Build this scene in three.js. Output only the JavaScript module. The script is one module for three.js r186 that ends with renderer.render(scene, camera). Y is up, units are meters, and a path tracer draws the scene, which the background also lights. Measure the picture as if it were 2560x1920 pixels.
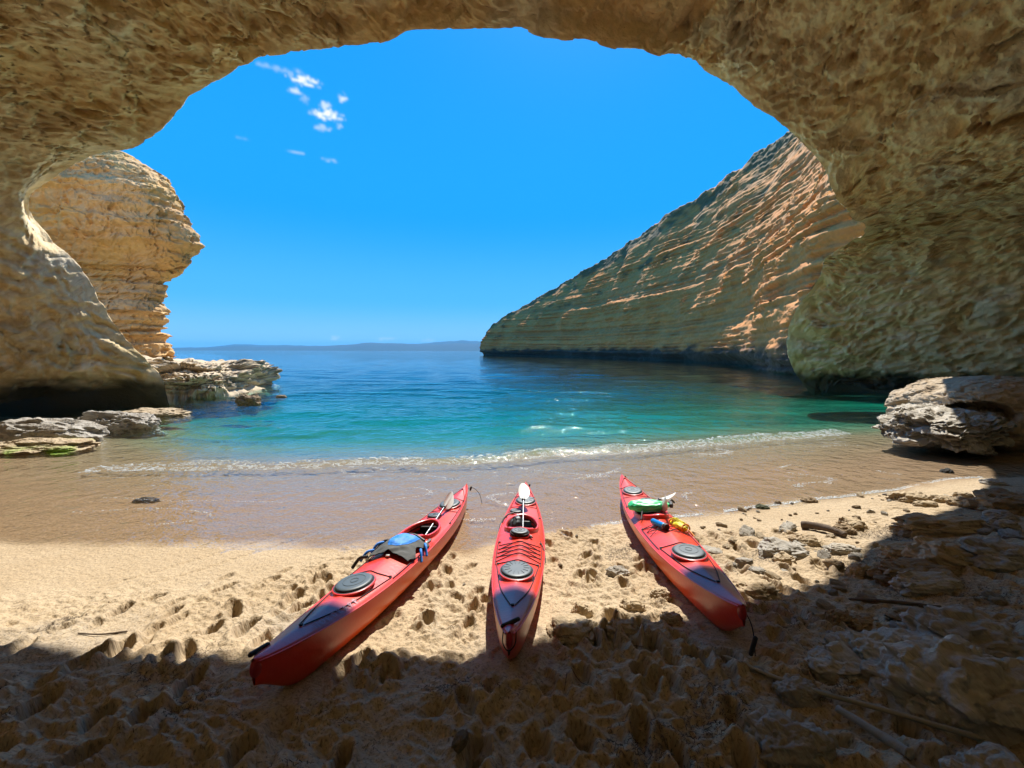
import * as THREE from 'three';
import { mergeGeometries, mergeVertices } from 'three/addons/utils/BufferGeometryUtils.js';
import { RoundedBoxGeometry } from 'three/addons/geometries/RoundedBoxGeometry.js';
import { FontLoader } from 'three/addons/loaders/FontLoader.js';

// ---------------------------------------------------------------- camera, sky, sun, exposure
const scene = new THREE.Scene();
const camera = new THREE.PerspectiveCamera(82.22, 4 / 3, 0.05, 30000);
camera.position.set(0, 2.7, 0);
camera.rotation.set(-Math.atan(84 / 1100), 0, 0);
scene.add(camera);

const renderer = new THREE.WebGLRenderer({ antialias: true });
renderer.toneMapping = THREE.LinearToneMapping;
renderer.toneMappingExposure = 1.72;
renderer.shadowMap.enabled = true;

const SUN = new THREE.Vector3(0.112, 0.766, -0.633).normalize();
const sun = new THREE.DirectionalLight(new THREE.Color().setRGB(1, 0.955, 0.87), 5);
sun.position.copy(SUN).multiplyScalar(120).add(new THREE.Vector3(0, 0, -20));
sun.target.position.set(0, 0, -20);
sun.castShadow = true;
Object.assign(sun.shadow.camera, { left: -60, right: 60, top: 60, bottom: -60, near: 1, far: 400 });
sun.shadow.mapSize.set(4096, 4096);
sun.shadow.radius = 1;
scene.add(sun, sun.target);

// ---------------------------------------------------------------- noise
function rng(seed) { let a = seed >>> 0; return () => { a = (a + 0x6D2B79F5) | 0; let t = Math.imul(a ^ (a >>> 15), 1 | a); t = (t + Math.imul(t ^ (t >>> 7), 61 | t)) ^ t; return ((t ^ (t >>> 14)) >>> 0) / 4294967296; }; }
const PERM = new Uint8Array(512), GX = new Float32Array(256), GY = new Float32Array(256), GZ = new Float32Array(256), RV = new Float32Array(256);
{ const r = rng(7), p = [...Array(256).keys()]; for (let i = 255; i > 0; i--) { const j = Math.floor(r() * (i + 1)); [p[i], p[j]] = [p[j], p[i]]; } for (let i = 0; i < 512; i++) PERM[i] = p[i & 255];
  for (let i = 0; i < 256; i++) { const z = r() * 2 - 1, a = r() * Math.PI * 2, s = Math.sqrt(1 - z * z); GX[i] = s * Math.cos(a) * 1.5; GY[i] = s * Math.sin(a) * 1.5; GZ[i] = z * 1.5; RV[i] = r(); } }
const fade = (t) => t * t * t * (t * (t * 6 - 15) + 10);
function noise(x, y, z) {
  const X = Math.floor(x), Y = Math.floor(y), Z = Math.floor(z); x -= X; y -= Y; z -= Z;
  const u = fade(x), v = fade(y), w = fade(z), xi = X & 255, yi = Y & 255, zi = Z & 255, xj = (xi + 1) & 255, yj = (yi + 1) & 255, zj = (zi + 1) & 255;
  const a = PERM[xi], b = PERM[xj], aa = PERM[a + yi], ab = PERM[a + yj], ba = PERM[b + yi], bb = PERM[b + yj];
  const g = (h, p, q, r) => GX[h] * p + GY[h] * q + GZ[h] * r;
  const n0 = g(PERM[aa + zi], x, y, z), n1 = g(PERM[ba + zi], x - 1, y, z), n2 = g(PERM[ab + zi], x, y - 1, z), n3 = g(PERM[bb + zi], x - 1, y - 1, z);
  const n4 = g(PERM[aa + zj], x, y, z - 1), n5 = g(PERM[ba + zj], x - 1, y, z - 1), n6 = g(PERM[ab + zj], x, y - 1, z - 1), n7 = g(PERM[bb + zj], x - 1, y - 1, z - 1);
  const l0 = n0 + u * (n1 - n0), l1 = n2 + u * (n3 - n2), l2 = n4 + u * (n5 - n4), l3 = n6 + u * (n7 - n6), m0 = l0 + v * (l1 - l0), m1 = l2 + v * (l3 - l2);
  return m0 + w * (m1 - m0);
}
function fbm(x, y, z, o) { let s = 0, a = 0.5; for (let i = 0; i < o; i++) { s += a * noise(x, y, z); x = x * 2.03 + 17.1; y = y * 2.03 - 9.7; z = z * 2.03 + 4.3; a *= 0.5; } return s; }
function ridge(x, y, z, o) { let s = 0, a = 0.5; for (let i = 0; i < o; i++) { s += a * (1 - Math.abs(noise(x, y, z)) * 2); x = x * 2.07 + 5.1; y = y * 2.07 + 3.3; z = z * 2.07 - 8.1; a *= 0.5; } return s; }
let W2 = 0, WID = 0;
function worley(x, y, z) { // nearest distance; second in W2, cell value in WID
  const X = Math.floor(x), Y = Math.floor(y), Z = Math.floor(z); let d1 = 9, d2 = 9, id = 0;
  for (let i = -1; i <= 1; i++) for (let j = -1; j <= 1; j++) for (let k = -1; k <= 1; k++) {
    const h = PERM[PERM[PERM[(X + i) & 255] + ((Y + j) & 255)] + ((Z + k) & 255)];
    const dx = X + i + RV[h] - x, dy = Y + j + RV[(h * 7 + 13) & 255] - y, dz = Z + k + RV[(h * 13 + 71) & 255] - z, d = dx * dx + dy * dy + dz * dz;
    if (d < d1) { d2 = d1; d1 = d; id = h; } else if (d < d2) d2 = d;
  }
  W2 = Math.sqrt(d2); WID = RV[(id * 31 + 7) & 255]; return Math.sqrt(d1);
}
const clamp = (x, a = 0, b = 1) => Math.min(b, Math.max(a, x)), lerp = (a, b, t) => a + (b - a) * t;
const smooth = (a, b, x) => { const t = clamp((x - a) / (b - a)); return t * t * (3 - 2 * t); };
function curve(pts, x) { if (x <= pts[0][0]) return pts[0][1]; for (let i = 1; i < pts.length; i++) if (x <= pts[i][0]) { const [a, b] = pts[i - 1], [c, d] = pts[i]; return b + (d - b) * (x - a) / (c - a); } return pts[pts.length - 1][1]; }
const mixc = (a, b, t) => [a[0] + (b[0] - a[0]) * t, a[1] + (b[1] - a[1]) * t, a[2] + (b[2] - a[2]) * t];

// ---------------------------------------------------------------- sky: clear deep blue, paler towards the horizon and round the sun, a few wisps of cloud
{
  const w = 2048, h = 1024, d = new Float32Array(w * h * 4);
  const cl = [ // wisps: azimuth, elevation (degrees), half width, half height, strength
    [-24.2, 28.0, 2.04, 0.56, 1.00], [-25.2, 26.9, 0.99, 0.32, 0.60], [-24.3, 26.4, 0.64, 0.49, 0.40], [-20.2, 27.2, 0.65, 0.50, 0.75], [-21.9, 25.4, 1.85, 0.67, 1.00], [-22.0, 26.1, 0.83, 0.75, 0.60], [-22.5, 24.1, 1.20, 0.42, 0.40], [-20.7, 24.5, 0.56, 0.26, 0.40], [-27.0, 28.4, 2.65, 0.31, 0.25], [-24.8, 28.6, 0.90, 0.24, 0.30], [-25.2, 21.4, 1.45, 0.17, 0.35], [-21.7, 21.1, 1.40, 0.17, 0.40], [-30.5, 21.7, 1.29, 0.16, 0.18], [-21.7, 1.4, 1.16, 0.34, 0.30], [-16.1, 1.4, 1.49, 0.30, 0.22], [-10.8, 1.3, 1.22, 0.31, 0.16]];
  for (let j = 0; j < h; j++) {
    const el = ((j + 0.5) / h - 0.5) * Math.PI, e = el * 180 / Math.PI, y = Math.sin(el), c = Math.cos(el);
    let b = mixc([0.1946, 0.418, 0.6539], [0.06208, 0.3228, 0.6622], smooth(0, 6.5, e)); b = mixc(b, [0.009932, 0.24, 0.6704], smooth(4, 17, e)); b = mixc(b, [0.008277, 0.2111, 0.6373], smooth(16, 40, e)); b = mixc(b, [0.02069, 0.1573, 0.4552], smooth(40, 85, e));
    for (let i = 0; i < w; i++) {
      const ph = ((i + 0.5) / w - 0.5) * 2 * Math.PI, x = c * Math.cos(ph), z = c * Math.sin(ph), k = (j * w + i) * 4;
      const cs = x * SUN.x + y * SUN.y + z * SUN.z, g = Math.exp(-Math.acos(clamp(cs, -1, 1)) * 180 / Math.PI / 5);
      let col = [b[0] + 0.45 * g, b[1] + 0.45 * g, b[2] + 0.4 * g];
      if (e > 0.4 && e < 36 && z < 0 && Math.abs(x / z) < 0.75) {
        const az = Math.atan2(x, -z) * 180 / Math.PI; let m = 0;
        for (const q of cl) {
          const qx = (az - q[0]) / q[2], qy = (e - q[1]) / q[3]; if (Math.abs(qx) > 3 || Math.abs(qy) > 3) continue;
          const n = fbm(az * 1.6 + q[0], e * 4.5, q[1], 5) * 2.1; m = Math.max(m, q[4] * smooth(0.95, 0.0, qx * qx * 1.2 + qy * qy * 1.2 + n + 0.12));
        }
        col = mixc(col, [0.7, 0.71, 0.73], m * 0.92);
      }
      d[k] = col[0]; d[k + 1] = col[1]; d[k + 2] = col[2]; d[k + 3] = 1;
    }
  }
  const sky = new THREE.DataTexture(d, w, h, THREE.RGBAFormat, THREE.FloatType);
  sky.mapping = THREE.EquirectangularReflectionMapping; sky.magFilter = sky.minFilter = THREE.LinearFilter; sky.needsUpdate = true;
  scene.background = sky; scene.environment = sky;
}

// ---------------------------------------------------------------- helpers
const numbers = {};
function numbered(n) { const k = numbers[n] = (numbers[n] ?? -1) + 1; return k ? n + '_' + String(k).padStart(3, '0') : n; }
function shade(o) { o.traverse((m) => { if (m.isMesh) { m.castShadow = true; m.receiveShadow = true; } }); return o; }
function tag(o, label, category, group, kind) { if (label) o.userData.label = label; if (category) o.userData.category = category; if (group) o.userData.group = group; if (kind) o.userData.kind = kind; return o; }
function top(name, geometry, material) { const m = new THREE.Mesh(geometry, material); m.name = numbered(name); scene.add(m); return shade(m); }
function thing(name, label, category, group) { const g = new THREE.Group(); g.name = numbered(name); scene.add(g); return tag(g, label, category, group); }
function part(name, geometry, material, parent) { const m = new THREE.Mesh(geometry, material); m.name = name; parent.add(m); return shade(m); }
const std = (r, g, b, roughness = 0.8, more = {}) => new THREE.MeshPhysicalMaterial({ color: new THREE.Color().setRGB(r, g, b), roughness, ...more });
function gridGeometry(nu, nv, point, colour, uvAt, flip) { // nu x nv points
  const pos = new Float32Array(nu * nv * 3), col = colour && new Float32Array(nu * nv * 3), uv = new Float32Array(nu * nv * 2), idx = new Uint32Array((nu - 1) * (nv - 1) * 6);
  for (let j = 0, k = 0; j < nv; j++) for (let i = 0; i < nu; i++, k++) {
    const p = point(i, j); pos[k * 3] = p[0]; pos[k * 3 + 1] = p[1]; pos[k * 3 + 2] = p[2];
    if (colour) { const c = colour(p, i, j); col[k * 3] = c[0]; col[k * 3 + 1] = c[1]; col[k * 3 + 2] = c[2]; }
    const t = uvAt ? uvAt(p, i, j) : [p[0], p[2]]; uv[k * 2] = t[0]; uv[k * 2 + 1] = t[1];
  }
  for (let j = 0, k = 0; j < nv - 1; j++) for (let i = 0; i < nu - 1; i++) {
    const a = j * nu + i, b = a + 1, c = a + nu, d = c + 1;
    if (flip) { idx[k++] = a; idx[k++] = b; idx[k++] = c; idx[k++] = b; idx[k++] = d; idx[k++] = c; } else { idx[k++] = a; idx[k++] = c; idx[k++] = b; idx[k++] = b; idx[k++] = c; idx[k++] = d; }
  }
  const g = new THREE.BufferGeometry();
  g.setAttribute('position', new THREE.BufferAttribute(pos, 3)); g.setAttribute('uv', new THREE.BufferAttribute(uv, 2));
  if (colour) g.setAttribute('color', new THREE.BufferAttribute(col, 3));
  g.setIndex(new THREE.BufferAttribute(idx, 1)); g.computeVertexNormals(); return g;
}
function grain(size, cells, octaves, seed, shape) { // tileable grey noise
  const d = new Uint8Array(size * size * 4), r = rng(seed), lat = [];
  for (let o = 0; o < octaves; o++) { const n = cells << o, a = new Float32Array(n * n); for (let i = 0; i < n * n; i++) a[i] = r(); lat.push([n, a]); }
  for (let y = 0; y < size; y++) for (let x = 0; x < size; x++) {
    let s = 0, amp = 0.5, tot = 0;
    for (const [n, a] of lat) { const fx = x / size * n, fy = y / size * n, X = Math.floor(fx), Y = Math.floor(fy), u = fade(fx - X), v = fade(fy - Y), X1 = (X + 1) % n, Y1 = (Y + 1) % n;
      s += amp * lerp(lerp(a[Y * n + X], a[Y * n + X1], u), lerp(a[Y1 * n + X], a[Y1 * n + X1], u), v); tot += amp; amp *= 0.6; }
    s /= tot; if (shape) s = shape(s); const k = (y * size + x) * 4; d[k] = d[k + 1] = d[k + 2] = clamp(s) * 255; d[k + 3] = 255;
  }
  const t = new THREE.DataTexture(d, size, size); t.wrapS = t.wrapT = THREE.RepeatWrapping; t.magFilter = THREE.LinearFilter; t.minFilter = THREE.LinearMipmapLinearFilter; t.generateMipmaps = true; t.needsUpdate = true; return t;
}
const rep = (t, n) => { const c = t.clone(); c.repeat.set(n, n); c.needsUpdate = true; return c; };
const GRAIN = grain(512, 12, 5, 11), PITTED = grain(512, 16, 4, 23, (s) => 1 - Math.pow(Math.abs(s - 0.5) * 2, 0.7));
const rockMat = (bump = 0.03, tile = 0.6, rough = 0.95) => new THREE.MeshStandardMaterial({ vertexColors: true, roughness: rough, bumpMap: rep(GRAIN, tile), bumpScale: bump });

// ---------------------------------------------------------------- beach and sea bed
const SHORE = [[-34, -16], [-20, -13], [-14, -10], [-11, -7.4], [-9, -6.5], [-7.3, -6.07], [-4, -6.15], [-1.6, -6.03], [-0.6, -5.9], [0.5, -6.54], [2.7, -7.08], [5.65, -8.02], [7.6, -8.5], [9.15, -9.19], [12, -9.6], [16, -11], [34, -18]];
const KAYAKS = [ // bow (near) and stern (far) in plan
  { bow: [-1.65, -2.64], stern: [-0.78, -7.65] }, { bow: [-0.03, -2.92], stern: [0.24, -7.76] }, { bow: [1.78, -3.16], stern: [2.13, -8.28] }];
const prints = [], buckets = new Map();
{
  const r = rng(41);
  for (let i = 0; i < 520; i++) {
    let x = (r() * 2 - 1) * 7, z = -1.6 - r() * 4.6; if (x < -2.4 && z < -4.3 && r() < 0.8) continue; if (x > 4 && r() < 0.6) continue;
    const deep = z > -3.6 ? 1.5 : 1, a = r() * 0.9 - 0.45 + (r() < 0.5 ? 0 : Math.PI);
    prints.push({ x, z, c: Math.cos(a), s: Math.sin(a), l: 0.1 + r() * 0.07, w: 0.045 + r() * 0.03, d: (0.018 + r() * 0.035) * deep });
  }
  for (const p of prints) for (let i = -1; i <= 1; i++) for (let j = -1; j <= 1; j++) { const k = (Math.floor(p.x / 0.4) + i) * 1000 + Math.floor(p.z / 0.4) + j; if (!buckets.has(k)) buckets.set(k, []); buckets.get(k).push(p); }
}
const toKayak = (x, z) => { let best = 9; for (const k of KAYAKS) { const dx = k.stern[0] - k.bow[0], dz = k.stern[1] - k.bow[1], L = Math.hypot(dx, dz), t = clamp(((x - k.bow[0]) * dx + (z - k.bow[1]) * dz) / L / L, 0.06, 0.92); best = Math.min(best, Math.hypot(x - k.bow[0] - dx * t, z - k.bow[1] - dz * t)); } return best; };
function sandBase(x, z) {
  const d = z - curve(SHORE, x) + 0.12 * noise(x * 0.7, 3, z * 0.3);
  if (d > 0) { const e = Math.min(d, 9); return 0.062 * e + 0.012 * e * e + 0.28 * smooth(2.5, 6, x) * smooth(0.8, 4.5, d) + 0.12 * smooth(-3, -6, x) * smooth(1.5, 4, d); }
  const q = -d; let h = -0.03 * Math.min(q, 5) - 0.125 * clamp(q - 5, 0, 8) - 0.07 * clamp(q - 13, 0, 25) - 0.025 * clamp(q - 38, 0, 160);
  return h;
}
function sand(x, z) {
  let h = sandBase(x, z); const d = z - curve(SHORE, x);
  if (d < -8) return h + 0.25 * fbm(x * 0.2, 1, z * 0.2, 3) * smooth(-8, -16, d);
  const dry = smooth(0.15, 1.3, d + 0.9 * noise(x * 0.5, 8.2, z * 0.5) + (x < -2.6 ? -0.6 : 0.15)), far = smooth(-3.9, -3.1, z), k = smooth(0.1, 0.42, toKayak(x, z));
  const wx = x + 0.12 * noise(x * 3, 0.5, z * 3), wz = z + 0.12 * noise(x * 3, 7.5, z * 3);
  const w = worley(wx * 3.1, 0.5, wz * 3.6), pit = smooth(0.42, 0.05, w) * (0.35 + WID);
  const w3 = worley(wx * 8.5, 4.5, wz * 9.5), clod = W2 - w3;
  const churn = smooth(-0.15, 0.35, noise(x * 0.8 + 3, 2.2, z * 0.8) + 0.35 * smooth(1.9, 0.3, toKayak(x, z)) + 0.4 * smooth(1.5, 5, x) + 0.25 * far);
  let l = 0.075 * fbm(wx * 1.6, 2, wz * 1.9, 3) * (0.6 + 1.1 * far) - 0.034 * pit * (0.45 + 1.3 * far) * (0.4 + 0.6 * churn) + 0.045 * (Math.min(clod, 0.3) - 0.2) * churn + 0.05 * (ridge(wx * 5.5, 4, wz * 6.5, 3) - 0.35) * churn * (0.6 + 0.5 * far) + 0.034 * fbm(x * 13, 5, z * 13, 3) * (0.3 + 0.7 * churn);
  let f = 0; const b = buckets.get(Math.floor(x / 0.4) * 1000 + Math.floor(z / 0.4));
  if (b) for (const p of b) { const dx = x - p.x, dz = z - p.z, u = (dx * p.s + dz * p.c) / p.l, v = (dx * p.c - dz * p.s) / p.w, q = u * u + v * v; if (q < 4) f += p.d * 1.3 * (q < 1 ? -(1 - q * q * q) : 0.5 * Math.sin(Math.PI * Math.sqrt((q - 1) / 3))); }
  const wet = 0.008 * fbm(x * 0.9, 6, z * 1.6, 3);
  // drag marks left of the left boat
  let drag = 0; for (const o of [-0.35, 0.1]) { const lx = -3.3 + o + (z + 6) * -0.62; drag -= 0.02 * Math.exp(-Math.pow((x - lx) / 0.035, 2)) * smooth(-6.6, -6, z) * smooth(-4.2, -4.9, z); }
  return h + (l + f) * dry * (0.15 + 0.85 * k) + wet + drag;
}
function sandColour(p) {
  const [x, y, z] = p, d = z - curve(SHORE, x), n = fbm(x * 0.8, 11, z * 0.8, 3), n2 = noise(x * 14, 2, z * 14), n3 = fbm(x * 40, 3, z * 40, 2);
  let c = mixc([0.475, 0.362, 0.228], [0.415, 0.302, 0.176], clamp(0.5 + n * 1.1 + 0.25 * n2)); const g = 1 + 0.22 * n3 + 0.07 * n2; c = [c[0] * g, c[1] * g, c[2] * g];
  const wet = smooth(0.45, -0.05, d + 0.3 * noise(x * 1.3, 5, z * 1.3)); c = mixc(c, [0.245, 0.155, 0.073], wet);
  const grey = smooth(0.0, 0.3, fbm(x * 0.75 + 8, 51, z * 0.75, 4) + 0.35 * n3 - 0.04); c = mixc(c, [0.33, 0.28, 0.215], 0.6 * grey * smooth(1, 2.2, d)); // patches of weed-stained grey sand
  const bits = fbm(x * 9, 21, z * 9, 3) + 0.5 * fbm(x * 1.1, 31, z * 1.1, 2); c = mixc(c, [0.16, 0.105, 0.06], 0.75 * smooth(0.38, 0.55, bits) * smooth(0.8, 1.6, d)); // flecks of dried weed
  if (d < -6.5) { const m = fbm(x * 0.16, 41, z * 0.2, 4); c = mixc(c, [0.05, 0.075, 0.035], 0.9 * smooth(0.0, 0.25, m - 0.12 + 0.2 * smooth(2, 14, x)) * smooth(-7.5, -13, d)); } // weed on the bed
  return c;
}
const SPECK = grain(1024, 64, 4, 5, (s) => s < 0.34 ? 0.6 + s * 0.6 : 0.965 + (s - 0.5) * 0.25); SPECK.colorSpace = THREE.SRGBColorSpace; // grains, shell bits and weed specks
{
  const xs = [], zs = []; const NX = 760, NZ = 560;
  for (let i = 0; i < NX; i++) { const t = i / (NX - 1) * 2 - 1; xs.push(Math.sign(t) * (5.4 * Math.abs(t) + 2.6 * Math.pow(Math.abs(t), 3) + 34 * Math.pow(Math.abs(t), 13))); }
  for (let j = 0; j < NZ; j++) { const t = j / (NZ - 1); zs.push(t < 0.06 ? lerp(18, -1.4, Math.pow(t / 0.06, 0.7)) : t < 0.86 ? -1.4 - 7.2 * Math.pow((t - 0.06) / 0.8, 1.25) : -8.6 - 1.2 * ((t - 0.86) / 0.14) - 440 * Math.pow((t - 0.86) / 0.14, 4)); }
  const g = gridGeometry(NX, NZ, (i, j) => { const x = xs[i] * (1 + 14 * smooth(-20, -300, zs[j])), z = zs[j]; return [x, sand(x, z), z]; }, sandColour, (p) => [p[0], p[2]], true);
  tag(top('beach_sand', g, new THREE.MeshStandardMaterial({ vertexColors: true, roughness: 0.93, map: rep(SPECK, 1.3), bumpMap: rep(GRAIN, 1.7), bumpScale: 0.02 })), 'tan trampled sand beach running down under the sea', 'beach', null, 'structure');
}
// deep sea bed, out to the horizon
{
  const g = new THREE.PlaneGeometry(24000, 14000, 1, 1); g.rotateX(-Math.PI / 2); g.translate(0, -8.5, -7000 - 300);
  tag(top('sea_bed', g, std(0.1, 0.1, 0.07, 1)), 'deep sea floor far out', 'sea bed', null, 'structure');
}

// ---------------------------------------------------------------- sea
const BREAK = [[-30, -16], [-14, -10.6], [-9.75, -9.94], [-5.4, -10.12], [-2.6, -10.4], [0, -10.9], [4.8, -12.33], [9.5, -13.83], [14, -15.5], [40, -24]];
const waves = []; { const r = rng(12); for (let i = 0; i < 26; i++) { const L = 0.32 * Math.pow(13, i / 25), a = (r() - 0.5) * 1.3 + 0.15; waves.push([Math.sin(a) * 6.283 / L, Math.cos(a) * 6.283 / L, r() * 6.28, 0.0125 * Math.pow(L, 0.8), L]); } }
const breakAmp = (x) => 0.135 * smooth(-10.5, -7, x) * smooth(11.5, 8, x) * (0.75 + 0.45 * noise(x * 0.55, 1, 4)) * (0.55 + 0.45 * smooth(-6, 0, x));
function sea(x, z, step = 0.05) {
  const d = z - curve(SHORE, x), calm = lerp(0.16, 1, smooth(-3.6, -9, d)), b = curve(BREAK, x) + 0.25 * noise(x * 0.45, 3, 1) + 0.1 * noise(x * 1.7, 3, 9);
  const wx = x + 0.6 * noise(x * 0.25, 1, z * 0.25), wz = z + 0.6 * noise(x * 0.25, 9, z * 0.25); let h = 0;
  for (const w of waves) { if (w[4] < step * 3.2) continue; h += w[3] * Math.sin(w[0] * wx + w[1] * wz + w[2]) * Math.min(1, (w[4] - step * 3.2) / (step * 3)); }
  h *= calm * (1 + 0.72 * noise(x * 0.12, 2, z * 0.12)) * lerp(0.46, 0.3, smooth(-20, -75, z));
  const q = z - b, A = breakAmp(x); // shoreward of the crest: steep, seaward: long
  h += A * (q > 0 ? Math.exp(-q * q / 0.045) : Math.exp(-q * q / 0.55)) + A * 0.25 * noise(x * 5, 4, z * 5) * Math.exp(-q * q / 0.06);
  for (const [o, s, am] of [[-2.7, 1.2, 0.16], [-6.2, 2.2, 0.2]]) { const e = q - o; h += A * am * Math.exp(-e * e / (s * 0.7)); }
  if (d > -4.6) { const l = Math.sin(d * 2.3 + 3.5 * noise(x * 0.45, 5, z * 0.4)) + 0.6 * noise(x * 1.6, 8, z * 3.2) + 0.5 * noise(x * 4, 3, z * 9) * smooth(-0.2, 0.3, noise(x * 0.5, 2, z * 0.5) + 0.1); h += 0.004 * l * smooth(-0.05, -1.4, d); }
  return h + 0.012;
}
const breakZ = (x) => curve(BREAK, x) + 0.25 * noise(x * 0.45, 3, 1) + 0.1 * noise(x * 1.7, 3, 9);
{
  const NX = 470, NZ = 540, zs = []; for (let j = 0; j < NZ; j++) { const t = j / (NZ - 1); zs.push(t < 0.9 ? -10.4 - 5.3 * (Math.pow(48, t / 0.9) - 1) : -10.4 - 5.3 * 47 - 14000 * Math.pow((t - 0.9) / 0.1, 4)); }
  const hw = (z) => 3.2 - 1.36 * z;
  const at = (i, j) => { let z = zs[j], x = (i / (NX - 1) * 2 - 1) * hw(z), st = Math.max(hw(z) * 2 / NX, j ? zs[j - 1] - z : 0.02); z += (breakZ(x) + 0.45 - zs[0]) * smooth(-46, -10.4, z); return [x, z < -260 ? 0 : sea(x, z, st), z]; };
  const cut = zs.findIndex((z) => z < -38), ripples = grain(1024, 16, 5, 77), water = (bump) => new THREE.MeshPhysicalMaterial({ color: 0xffffff, transmission: 1, thickness: 0, roughness: 0.03, ior: 1.333, bumpMap: rep(ripples, 0.16), bumpScale: bump });
  tag(top('sea_surface', gridGeometry(NX, cut + 1, at, null, (p) => [p[0], p[2]], true), water(0.065)), 'rippled blue and green sea water in the cove beyond the shore wave', 'sea', null, 'structure');
  tag(top('open_sea_surface', gridGeometry(NX, NZ - cut, (i, j) => at(i, j + cut), null, (p) => [p[0], p[2]], true), water(0.045)), 'blue open sea out to the horizon', 'sea', null, 'structure');
  const g2 = gridGeometry(620, 240, (i, j) => { const x = -18 + i / 619 * 36, t = j / 239, z = lerp(curve(SHORE, x) + 0.7, breakZ(x) + 0.45, t); return [x, sea(x, z, 0.05) + (t < 1 ? 0.0015 : 0), z]; }, null, (p) => [p[0], p[2]], true);
  tag(top('swash_water', g2, new THREE.MeshPhysicalMaterial({ color: 0xffffff, transmission: 1, thickness: 0, roughness: 0.03, ior: 1.333, bumpMap: rep(grain(1024, 14, 4, 78), 0.28), bumpScale: 0.04 })), 'thin film of water washing up over brown sand', 'water', null, 'structure');
  const v = new THREE.BoxGeometry(24000, 8.3, 14000); v.translate(0, -4.15 - 0.05, -7000 - 6.2);
  tag(top('sea_water', v, new THREE.MeshPhysicalMaterial({ color: 0xffffff, transparent: true, opacity: 0, transmission: 1, thickness: 1, ior: 1.0, roughness: 0, attenuationColor: new THREE.Color().setRGB(0.7, 0.957, 0.952), attenuationDistance: 1 })), 'clear green water below the surface', 'sea', null, 'structure');
}
// ---------------------------------------------------------------- cave: roof, walls and the lip of its mouth in one shell of rock
const RIM = [[-16.59, -0.39, -21.30], [-16.77, 0.59, -21.30], [-16.76, 1.37, -21.20], [-17.01, 1.76, -21.20], [-17.34, 2.15, -21.10], [-17.71, 2.53, -21.00], [-18.10, 2.97, -21.00], [-18.43, 3.19, -21.00], [-18.73, 3.76, -21.00], [-18.93, 4.31, -20.90], [-19.05, 4.77, -20.80], [-19.35, 5.05, -20.80], [-19.44, 5.56, -20.80], [-19.50, 5.95, -20.70], [-19.89, 6.54, -20.70], [-20.04, 6.84, -20.60], [-20.56, 7.29, -20.60], [-21.09, 7.56, -20.60], [-21.26, 8.22, -20.50], [-21.89, 8.70, -20.50], [-22.05, 9.19, -20.40], [-21.71, 9.77, -20.30], [-21.01, 10.05, -20.20], [-20.06, 10.35, -20.00], [-19.13, 10.75, -19.80], [-17.87, 10.95, -19.40], [-16.56, 11.03, -19.00], [-15.15, 10.88, -18.50], [-14.35, 11.13, -18.20], [-13.52, 11.31, -17.80], [-12.72, 11.73, -17.40], [-11.88, 12.06, -17.00], [-10.87, 12.13, -16.50], [-10.04, 12.16, -16.10], [-9.33, 12.32, -15.70], [-8.53, 12.22, -15.20], [-7.25, 11.94, -14.50], [-6.11, 11.67, -13.90], [-5.49, 11.42, -13.60], [-4.93, 11.34, -13.30], [-4.00, 11.16, -12.90], [-3.20, 11.09, -12.60], [-2.90, 11.19, -12.50], [-2.45, 11.18, -12.40], [-2.02, 11.24, -12.40], [-0.85, 11.14, -12.30], [0.11, 11.17, -12.30], [0.68, 10.85, -12.10], [1.24, 10.71, -12.00], [2.01, 10.83, -12.30], [2.65, 10.74, -12.30], [3.34, 10.62, -12.30], [4.26, 10.88, -13.00], [4.89, 11.20, -13.50], [5.68, 11.64, -14.30], [5.88, 11.58, -14.60], [6.62, 11.58, -15.00], [7.48, 11.50, -15.40], [7.67, 11.24, -15.50], [7.94, 11.20, -15.50], [8.28, 10.90, -15.60], [8.81, 10.78, -15.80], [9.52, 10.72, -16.20], [10.23, 10.52, -16.60], [10.94, 10.28, -17.00], [11.83, 9.92, -17.50], [12.44, 9.55, -17.90], [13.31, 8.81, -18.60], [14.53, 8.43, -19.30], [15.71, 8.19, -20.00], [16.43, 8.02, -21.00], [16.63, 7.91, -22.50], [16.37, 7.59, -23.50], [16.93, 6.77, -24.50], [16.99, 5.92, -25.50], [16.84, 5.32, -26.30], [16.98, 4.32, -27.20], [17.34, 3.21, -28.00], [17.79, 2.31, -28.50], [18.60, 1.28, -29.00], [19.56, 0.33, -29.30], [20.15, -0.58, -29.00]];
const CAVE = new THREE.Vector3(0, 0, -5);
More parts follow.
